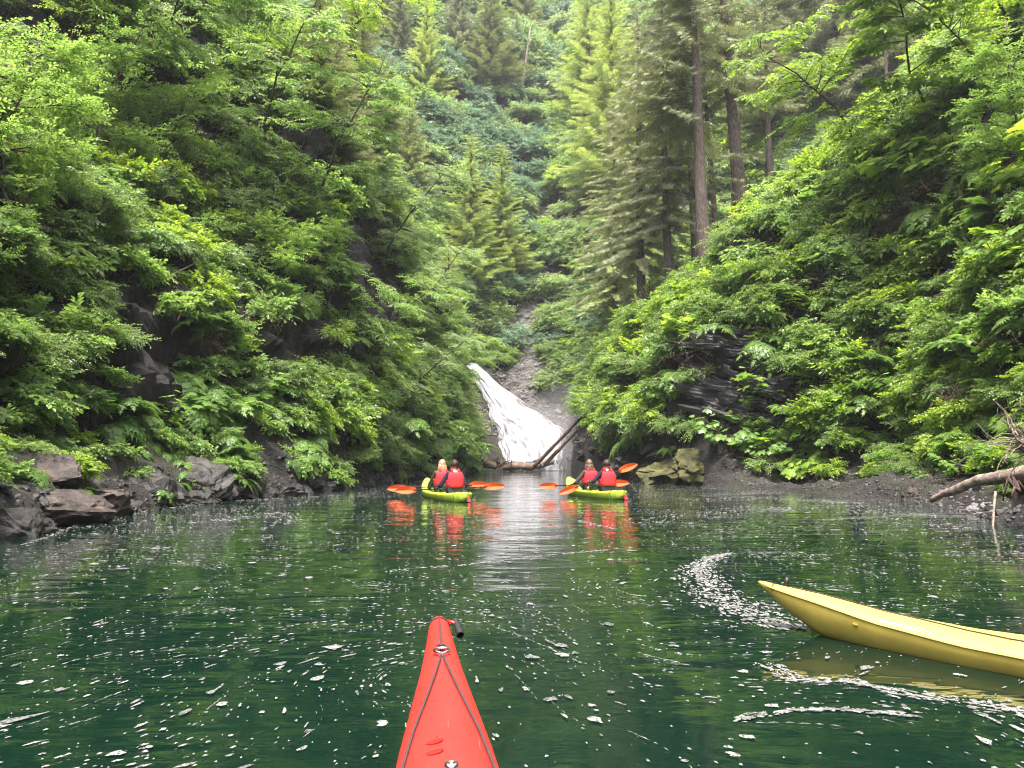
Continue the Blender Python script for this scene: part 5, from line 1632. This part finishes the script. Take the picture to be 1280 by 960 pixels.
# lime green double sit-on-top kayaks
GS = [(0, .035, .10, .20, .22), (.06, .13, .02, .20, .235), (.25, .26, -.05, .195, .235), (.6, .36, -.08, .185, .20), (1.0, .40, -.09, .18, .165), (1.8, .41, -.09, .18, .165), (2.5, .38, -.08, .20, .185), (2.9, .31, -.05, .25, .27),
      (3.2, .22, .0, .33, .37), (3.42, .12, .12, .42, .46), (3.52, .06, .24, .46, .49), (3.56, .02, .34, .475, .49)]
gf = hull_fn(GS)
ghull = hull_mesh('hull', gf, 0, 3.56, M['lime_pl'], 60, 40)
def green_kayak(label, stern, yaw, long=1.0):
    o = empty('double_kayak', label, 'kayak', (stern[0], stern[1], 0), (0, 0, yaw), 'lime green double kayaks')
    o.scale = (1, long, 1)
    link('hull', ghull, o)
    for y in (.95, 2.05):
        s_ = link('seat_back', box_mesh('seat_back', .42, .05, .24, 'shaft', .3), o, (0, y - .20, .27), (-.2, 0, 0))
    fl = link('rudder', None, o, (.0, -.03, .05)); bpy.data.objects.remove(fl)
    mb = MB()
    V = [(-.012, -.02, .17), (.012, -.02, .17), (.055, -.10, -.02), (-.055, -.10, -.02), (-.012, .03, .17), (.012, .03, .17), (.05, -.03, -.03), (-.05, -.03, -.03)]
    mb.faces(V, [(0, 1, 2, 3)[::-1], (4, 5, 6, 7), (0, 1, 5, 4), (1, 2, 6, 5), (2, 3, 7, 6), (3, 0, 4, 7)], 0)
    link('rudder', mb.mesh('rudder', M['vest']), o, (.07, -.01, .03)).scale = (.85, .85, .6)
    tube_obj('stern_handle', [(-.10, .08, .235), (-.07, .02, .262), (0, -.01, .268), (.07, .02, .262), (.10, .08, .235)], .012, 'black', o)
    tube_obj('stern_strap', [gf(.22, t_) + np.array([0, 0, .004]) for t_ in np.linspace(-.6, math.pi + .6, 14)], .009, 'black', o)
    for x in (.17, -.17):
        tube_obj('side_handle', [(x * 2.05, 1.35, .19), (x * 2.3, 1.45, .205), (x * 2.3, 1.6, .205), (x * 2.05, 1.7, .19)], .010, 'black', o)
    return o
gy1 = math.atan2(1.2, 3.1)
gk1 = green_kayak('lime green double kayak left of the waterfall with two paddlers', (-1.08, 17.35), gy1)
gy2 = math.atan2(.95, 3.0)
gk2 = green_kayak('lime green double kayak right of the waterfall with two paddlers', (2.72, 18.4), gy2)
gk1.rotation_euler[0] = 0; gk2.rotation_euler[0] = 0
def seat(k, y):
    m_ = Matrix.Translation(k.location) @ Euler((0, 0, k.rotation_euler[2])).to_matrix().to_4x4()
    return np.array(m_ @ Vector((0, y, .13)))

# ------------------------------------------------------------------ paddles
def blade_mesh(sgn):
    t = np.linspace(0, 1, 13); L_ = .52
    up = .094 * np.sin(np.pi * np.clip(t * .93 + .07, 0, 1)) ** .55 * (1 - .05 * t)
    up[0] = .016; up[-1] = .012
    mb = MB(); V = []
    for q, h_ in zip(t, up):
        cv = .028 * math.sin(math.pi * q)
        for x, yy in ((-1, 1), (0, 1.0), (1, 1), (1, -1), (0, -1), (-1, -1)):
            V.append((sgn * q * L_, x * h_ * (1.08 if x > 0 else .92), yy * .006 - cv * (1 - abs(x)) + .012 * abs(x) * q))
    F = []
    for i in range(12):
        for j in range(6):
            a, b = i * 6 + j, i * 6 + (j + 1) % 6
            F.append((a, b, b + 6, a + 6))
    F.append(tuple(range(6))[::-1]); F.append(tuple(12 * 6 + j for j in range(6)))
    if sgn < 0: F = [q[::-1] for q in F]
    mb.faces(V, F, 0, None, False)
    return mb.mesh('blade', M['orange'])
BL = {1: blade_mesh(1), -1: blade_mesh(-1)}
def paddle(label, a, b, facing=(0, -1, .05)):
    a, b = np.array(a), np.array(b)
    c = (a + b) / 2; L_ = np.linalg.norm(b - a)
    X_ = (b - a) / L_; Zv = np.array(facing, float); Zv = unit(Zv - X_ * np.dot(X_, Zv)); Yv = np.cross(Zv, X_)
    mtx = Matrix([[X_[i], Yv[i], Zv[i], c[i]] for i in range(3)] + [[0, 0, 0, 1]])
    o = empty('kayak_paddle', label, 'paddle', group='orange bladed paddles'); o.matrix_world = mtx
    h_ = L_ / 2
    tube_obj('shaft', [(-h_ + .44, 0, 0), (h_ - .44, 0, 0)], .0155, 'shaft', o, 10)
    link('blade', BL[1], o, (h_ - .52, 0, .0), (0, 0, 0)); link('blade', BL[-1], o, (-h_ + .52, 0, 0), (0, 0, 0))
    for s_ in (1, -1): tube_obj('drip_ring', [(s_ * (h_ - .60), 0, 0), (s_ * (h_ - .585), 0, 0)], .026, 'black', o)
    return X_, c
PA = [(at_depth(484, 611, 19.9), at_depth(611, 605.5, 19.6)), (at_depth(494, 613.5, 18.15), at_depth(631, 607.5, 18.25)),
      (at_depth(674, 608, 20.6), at_depth(787, 603.5, 20.0)), (at_depth(699, 617, 19.3), at_depth(797, 580, 19.2))]
PL_ = ['orange paddle held level by the front paddler of the left kayak', 'orange paddle held level by the dark-haired rear paddler of the left kayak',
       'orange paddle held low by the front paddler of the right kayak', 'orange paddle raised to the right by the rear paddler of the right kayak']
for l_, (a, b) in zip(PL_, PA): paddle(l_, a, b)

# ------------------------------------------------------------------ people
def skin_mesh(name, joints, bones, m, parent, sub=2, roots=(0,)):
    me = bpy.data.meshes.new(name)
    me.from_pydata([j[0] for j in joints], bones, [])
    o = link(name, me, parent)
    sk = o.modifiers.new('skin', 'SKIN'); sk.use_smooth_shade = True
    d = me.skin_vertices[0].data
    for i, j in enumerate(joints):
        r = j[1]; d[i].radius = (r, r) if np.isscalar(r) else r
        d[i].use_root = i in roots
    ss_ = o.modifiers.new('sub', 'SUBSURF'); ss_.levels = sub; ss_.render_levels = sub
    me.materials.append(m)
    return o
def person(label, base, yaw, hands, jacket, hair, longhair, turn=0.0, lean=(0, 0)):
    o = empty('person', label, 'person', base, (0, 0, yaw))
    inv = (Matrix.Translation(Vector(base)) @ Euler((0, 0, yaw)).to_matrix().to_4x4()).inverted()
    H = [np.array(inv @ Vector(h)) for h in hands]          # left, right
    lx, ly = lean
    pel = np.array([0, 0, .09]); bel = np.array([lx * .3, .01 + ly * .3, .25]); che = np.array([lx * .8, .03 + ly * .8, .42]); sho = np.array([lx, .04 + ly, .53]); nek = np.array([lx, .05 + ly, .605])
    hd = nek + [0, .025, .10]
    J = [(pel, (.150, .115)), (bel, (.135, .10)), (che, (.150, .11)), (sho, (.105, .085)), (nek, .052)]
    B = [(0, 1), (1, 2), (2, 3), (3, 4)]
    JK, JB = list((p, (r[0] + .022, r[1] + .022) if not np.isscalar(r) else r + .012) for p, r in J), list(B)
    arm_ends = []
    for sgn, h in ((-1, H[0]), (1, H[1])):
        s0 = sho + [sgn * .165, 0, -.02]
        elbow = (s0 + h) / 2 + np.array([sgn * .09, -.07, -.10])
        wr = h + unit(elbow - h) * .085
        i0 = len(J)
        for p, r in ((s0, .055), (s0 * .45 + elbow * .55, .046), (elbow, .040), (elbow * .5 + wr * .5, .036), (wr, .026), (h + unit(elbow - h) * .035 + [0, 0, .008], .036)):
            J.append((p, r)); JK.append((p, r + .016 if r > .03 else r + .012))
        B += [(3, i0)] + [(i0 + k, i0 + k + 1) for k in range(5)]
        JB += [(3, i0)] + [(i0 + k, i0 + k + 1) for k in range(4)]
        arm_ends.append((h, unit(elbow - h), sgn))
    # legs stretched forward with bent knees
    for sgn in (-1, 1):
        i0 = len(J)
        for p, r in (((sgn * .10, .10, .10), .085), ((sgn * .17, .45, .27), .062), ((sgn * .15, .70, .14), .05), ((sgn * .13, .88, .07), .038), ((sgn * .14, .95, .13), .034)):
            J.append((np.array(p), r))
        B += [(0, i0)] + [(i0 + k, i0 + k + 1) for k in range(4)]
    # head with nose, ears
    ct, st_ = math.cos(turn), math.sin(turn)
    def rt(v): return hd + np.array([v[0] * ct - v[1] * st_, v[0] * st_ + v[1] * ct, v[2]])
    i0 = len(J)
    J += [(rt((0, .0, -.045)), (.060, .068)), (rt((0, .0, .03)), (.078, .092)), (rt((0, -.005, .10)), (.068, .078)), (rt((0, .085, .005)), .018), (rt((-.082, -.005, .01)), .018), (rt((.082, -.005, .01)), .018), (rt((0, .072, -.055)), .022)]
    B += [(4, i0), (i0, i0 + 1), (i0 + 1, i0 + 2), (i0 + 1, i0 + 3), (i0 + 1, i0 + 4), (i0 + 1, i0 + 5), (i0, i0 + 6)]
    roots = {0}
    for h, back, sgn in arm_ends:       # five fingers curled round the shaft
        for k in range(4):
            off = np.array([sgn * (-.030 + .021 * k), 0, 0]); ln = (.9, 1.0, .95, .75)[k]
            b0 = h + back * .03 + off + [0, 0, .022]
            pts = [b0, h + off + np.array([0, .012, .030]), h + off + np.array([0, .030 * ln, .008]), h + off + np.array([0, .020 * ln, -.020])]
            i1 = len(J); roots.add(i1)
            for q, p in enumerate(pts): J.append((p, .0095 - .0012 * q))
            B += [(i1, i1 + 1), (i1 + 1, i1 + 2), (i1 + 2, i1 + 3)]
        b0 = h + back * .045 + np.array([-sgn * .032, 0, 0])
        i1 = len(J); roots.add(i1)
        for p in (b0, h + np.array([-sgn * .042, .004, -.018]), h + np.array([-sgn * .026, .024, -.024])): J.append((p, .0105))
        B += [(i1, i1 + 1), (i1 + 1, i1 + 2)]
    skin_mesh('body', J, B, M['skin'], o, 2, roots)
    skin_mesh('jacket', JK, JB, M[jacket], o, 2)
    nJ = 5 + 12
    TJ = [(pel + [0, 0, -.005], (.165, .128))]; TB = []
    for sgn in (-1, 1):
        i1 = len(TJ)
        for p, r in (((sgn * .10, .10, .10), .098), ((sgn * .17, .45, .27), .076), ((sgn * .15, .70, .14), .063), ((sgn * .13, .86, .08), .052)):
            TJ.append((np.array(p), r))
        TB += [(0, i1), (i1, i1 + 1), (i1 + 1, i1 + 2), (i1 + 2, i1 + 3)]
    skin_mesh('trousers', TJ, TB, M['trouser'], o, 2)
    # life vest: padded shell with arm openings and shoulder straps
    zs = np.linspace(.20, .545, 9); k = 28; mb = MB(); V = []
    for z in zs:
        w_ = np.interp(z, [.20, .30, .42, .50, .545], [.188, .196, .200, .172, .128]); d_ = np.interp(z, [.20, .32, .45, .545], [.150, .162, .160, .120])
        cx_ = np.interp(z, [.09, .53], [0, lx]); cy_ = np.interp(z, [.09, .53], [0, .04 + ly])
        for j in range(k):
            a = 2 * math.pi * j / k; c, s_ = math.cos(a), math.sin(a)
            ee = .72
            x = math.copysign(abs(c) ** ee, c); y = math.copysign(abs(s_) ** ee, s_)
            seam = 1 - .035 * (abs(x) < .10) - .04 * (abs(math.sin((z - .20) * 26)) < .22)
            V.append((cx_ + w_ * x * seam, cy_ + d_ * y * seam, z))
    F = []
    for i in range(8):
        for j in range(k):
            a, b = i * k + j, i * k + (j + 1) % k
            if i >= 4 and abs(math.sin(2 * math.pi * (j + .5) / k)) < .36: continue
            F.append((a, b, b + k, a + k))
    mb.faces(V, F, 0, None, True)
    ve = link('life_vest', mb.mesh('life_vest', M['vest']), o)
    so = ve.modifiers.new('pad', 'SOLIDIFY'); so.thickness = .03; so.offset = 1
    for sgn in (-1, 1):
        x = lx + sgn * .085; y = .04 + ly
        mb = MB(); mb.tube([(x, y - .118, .535), (x * 1.0, y - .085, .60), (x, y, .622), (x, y + .085, .595), (x, y + .118, .535)], .030, 8, 0)
        link('strap', mb.mesh('strap', M['vest']), ve)
    mb = MB(); mb.tube([(cx0 * .20 + lx * .45, .02 + ly * .5 + cy0 * .172, .29) for cx0, cy0 in [(math.cos(a), math.sin(a)) for a in np.linspace(0, 2 * math.pi, 25)]], .009, 6, 0)
    link('belt', mb.mesh('belt', M['black']), ve)
    # hair: cap with locks, open at the face
    mb = MB(); V = []; F = []
    nr_, nk = 9, 20
    for i in range(nr_):
        ph = i / (nr_ - 1) * (2.05 if not longhair else 2.2)
        for j in range(nk):
            a = 2 * math.pi * j / nk
            front = math.cos(a - math.pi / 2)
            ph2 = ph * (1 - .42 * max(0, front) ** 1.5)
            r_ = 1.0 + .07 * vnoise(np.array([math.cos(a) * 5, math.sin(a) * 5, i * 1.3 + len(label)]))
            V.append(rt((.094 * math.sin(ph2) * math.cos(a) * r_, (.112 * math.sin(ph2) * math.sin(a) - .012) * r_, .045 + .118 * math.cos(ph2) * r_)))
    for i in range(nr_ - 1):
        for j in range(nk): F.append((i * nk + j, (i + 1) * nk + j, (i + 1) * nk + (j + 1) % nk, i * nk + (j + 1) % nk))
    mb.faces(V, F, 0, None, True)
    if longhair:
        for q in range(34):
            a = math.pi * 1.5 + prng.normal(0, .75); x, y = .092 * math.cos(a), .105 * math.sin(a)
            L0 = longhair * prng.uniform(.7, 1.1)
            p0 = rt((x * .8, y * .8, .07)); p1 = rt((x * 1.12, y * 1.12, -.02)); p2 = rt((x * 1.15, y * 1.25, -.02 - L0 * .5)) + prng.normal(0, .012, 3); p3 = rt((x * 1.0, y * 1.2, -.02 - L0)) + prng.normal(0, .02, 3)
            mb.tube([p0, p1, p2, p3], [.016, .020, .018, .005], 6, 0)
    else:
        for q in range(26):
            a = prng.random() * 6.283; ph = prng.uniform(.2, 1.7)
            c0 = np.array([.092 * math.sin(ph) * math.cos(a), .105 * math.sin(ph) * math.sin(a) - .012, .045 + .112 * math.cos(ph)])
            if c0[1] > .05 and c0[2] < .06: continue
            mb.tube([rt(c0 * .95), rt(c0 * 1.06 + [0, 0, -.012]), rt(c0 * 1.05 + [0, -.004, -.035])], [.016, .013, .003], 5, 0)
    link('hair', mb.mesh('hair', M[hair]), o)
    for sgn in (-1, 1):
        mb = MB(); mb.stamp([v.co[:] for v in ROCK[0].vertices], [tuple(p.vertices) for p in ROCK[0].polygons], [rt((sgn * .032, .084, .028))], [[1, 0, 0]], [[0, 0, 1]], np.array([.010]))
        link('eye', mb.mesh('eye', M['eye']), o)
    return o
def grip(pd, base, yaw, half=.30):
    a, b = np.array(pd[0]), np.array(pd[1]); X_ = unit(b - a)
    fw = np.array([-math.sin(yaw), math.cos(yaw), 0]); c = np.array(base) + fw * .42 + np.array([0, 0, .3])
    t = np.dot(c - a, X_); t = np.clip(t, .85, np.linalg.norm(b - a) - .85)
    return a + X_ * (t - half), a + X_ * (t + half)
def seat_person(k, yaw, y, pd, **kw):
    b = seat(k, y)
    return b
# paddles sit in front of the chests, so the people are placed just behind their own paddle
def rider(label, kay, yaw, y, pd, jacket, hair, longhair, turn=0, lean=(0, 0), half=.30):
    base = seat(kay, y)
    hl, hr = grip(pd, base, yaw, half)
    return person(label, base, yaw, (hl, hr), jacket, hair, longhair, turn, lean)
rider('fair long-haired person in red vest and olive jacket, front of the left kayak', gk1, gy1, 1.95, PA[0], 'olive', 'hair_fair', .26, .2)
rider('short-haired person in red vest and dark jacket, rear of the left kayak', gk1, gy1, .85, PA[1], 'jacket', 'hair_dark', 0, .0)
rider('brown long-haired person in red vest and brown jacket, front of the right kayak', gk2, gy2, 1.95, PA[2], 'brownj', 'hair_brown', .24, -.2)
rider('short-haired person in red vest and dark jacket, rear of the right kayak', gk2, gy2, .85, PA[3], 'jacket', 'hair_dark', 0, .1)

# ------------------------------------------------------------------ air: thin even haze round the whole gorge
hb = MB()
x0, x1, y0, y1, z0, z1 = -165, 165, -28, 228, -3.0, 175.0
V = [(x, y, z) for x in (x0, x1) for y in (y0, y1) for z in (z0, z1)]
hb.faces(V, [(0, 1, 3, 2), (4, 6, 7, 5), (0, 4, 5, 1), (2, 3, 7, 6), (0, 2, 6, 4), (1, 5, 7, 3)])
m, n, out = mat('thin_haze')
pv = n.nodes.new('ShaderNodeVolumePrincipled')
pv.inputs['Color'].default_value = (.93, .96, 1.0, 1)
pv.inputs['Density'].default_value = HAZE
pv.inputs['Anisotropy'].default_value = 0.2
n.links.new(pv.outputs[0], out.inputs['Volume'])
if HAZE > 0: tag(link('haze', hb.mesh('haze', m)), kind='stuff')

# mist drifting off the foot of the waterfall
import bmesh
bm = bmesh.new(); bmesh.ops.create_icosphere(bm, subdivisions=4, radius=1)
mm_ = bpy.data.meshes.new('spray_mist'); bm.to_mesh(mm_); bm.free()
m, n, out = mat('falls_mist')
pv = n.nodes.new('ShaderNodeVolumePrincipled')
pv.inputs['Color'].default_value = (.95, .96, 1.0, 1); pv.inputs['Density'].default_value = 0.055
n.links.new(pv.outputs[0], out.inputs['Volume'])
mm_.materials.append(m)
mi = tag(link('spray_mist', mm_, None, (3.6, 62.6, 2.6), (0, .35, 0)), 'thin white mist drifting right from the foot of the waterfall', 'mist', kind='stuff')
mi.scale = (3.6, 2.0, 5.0)
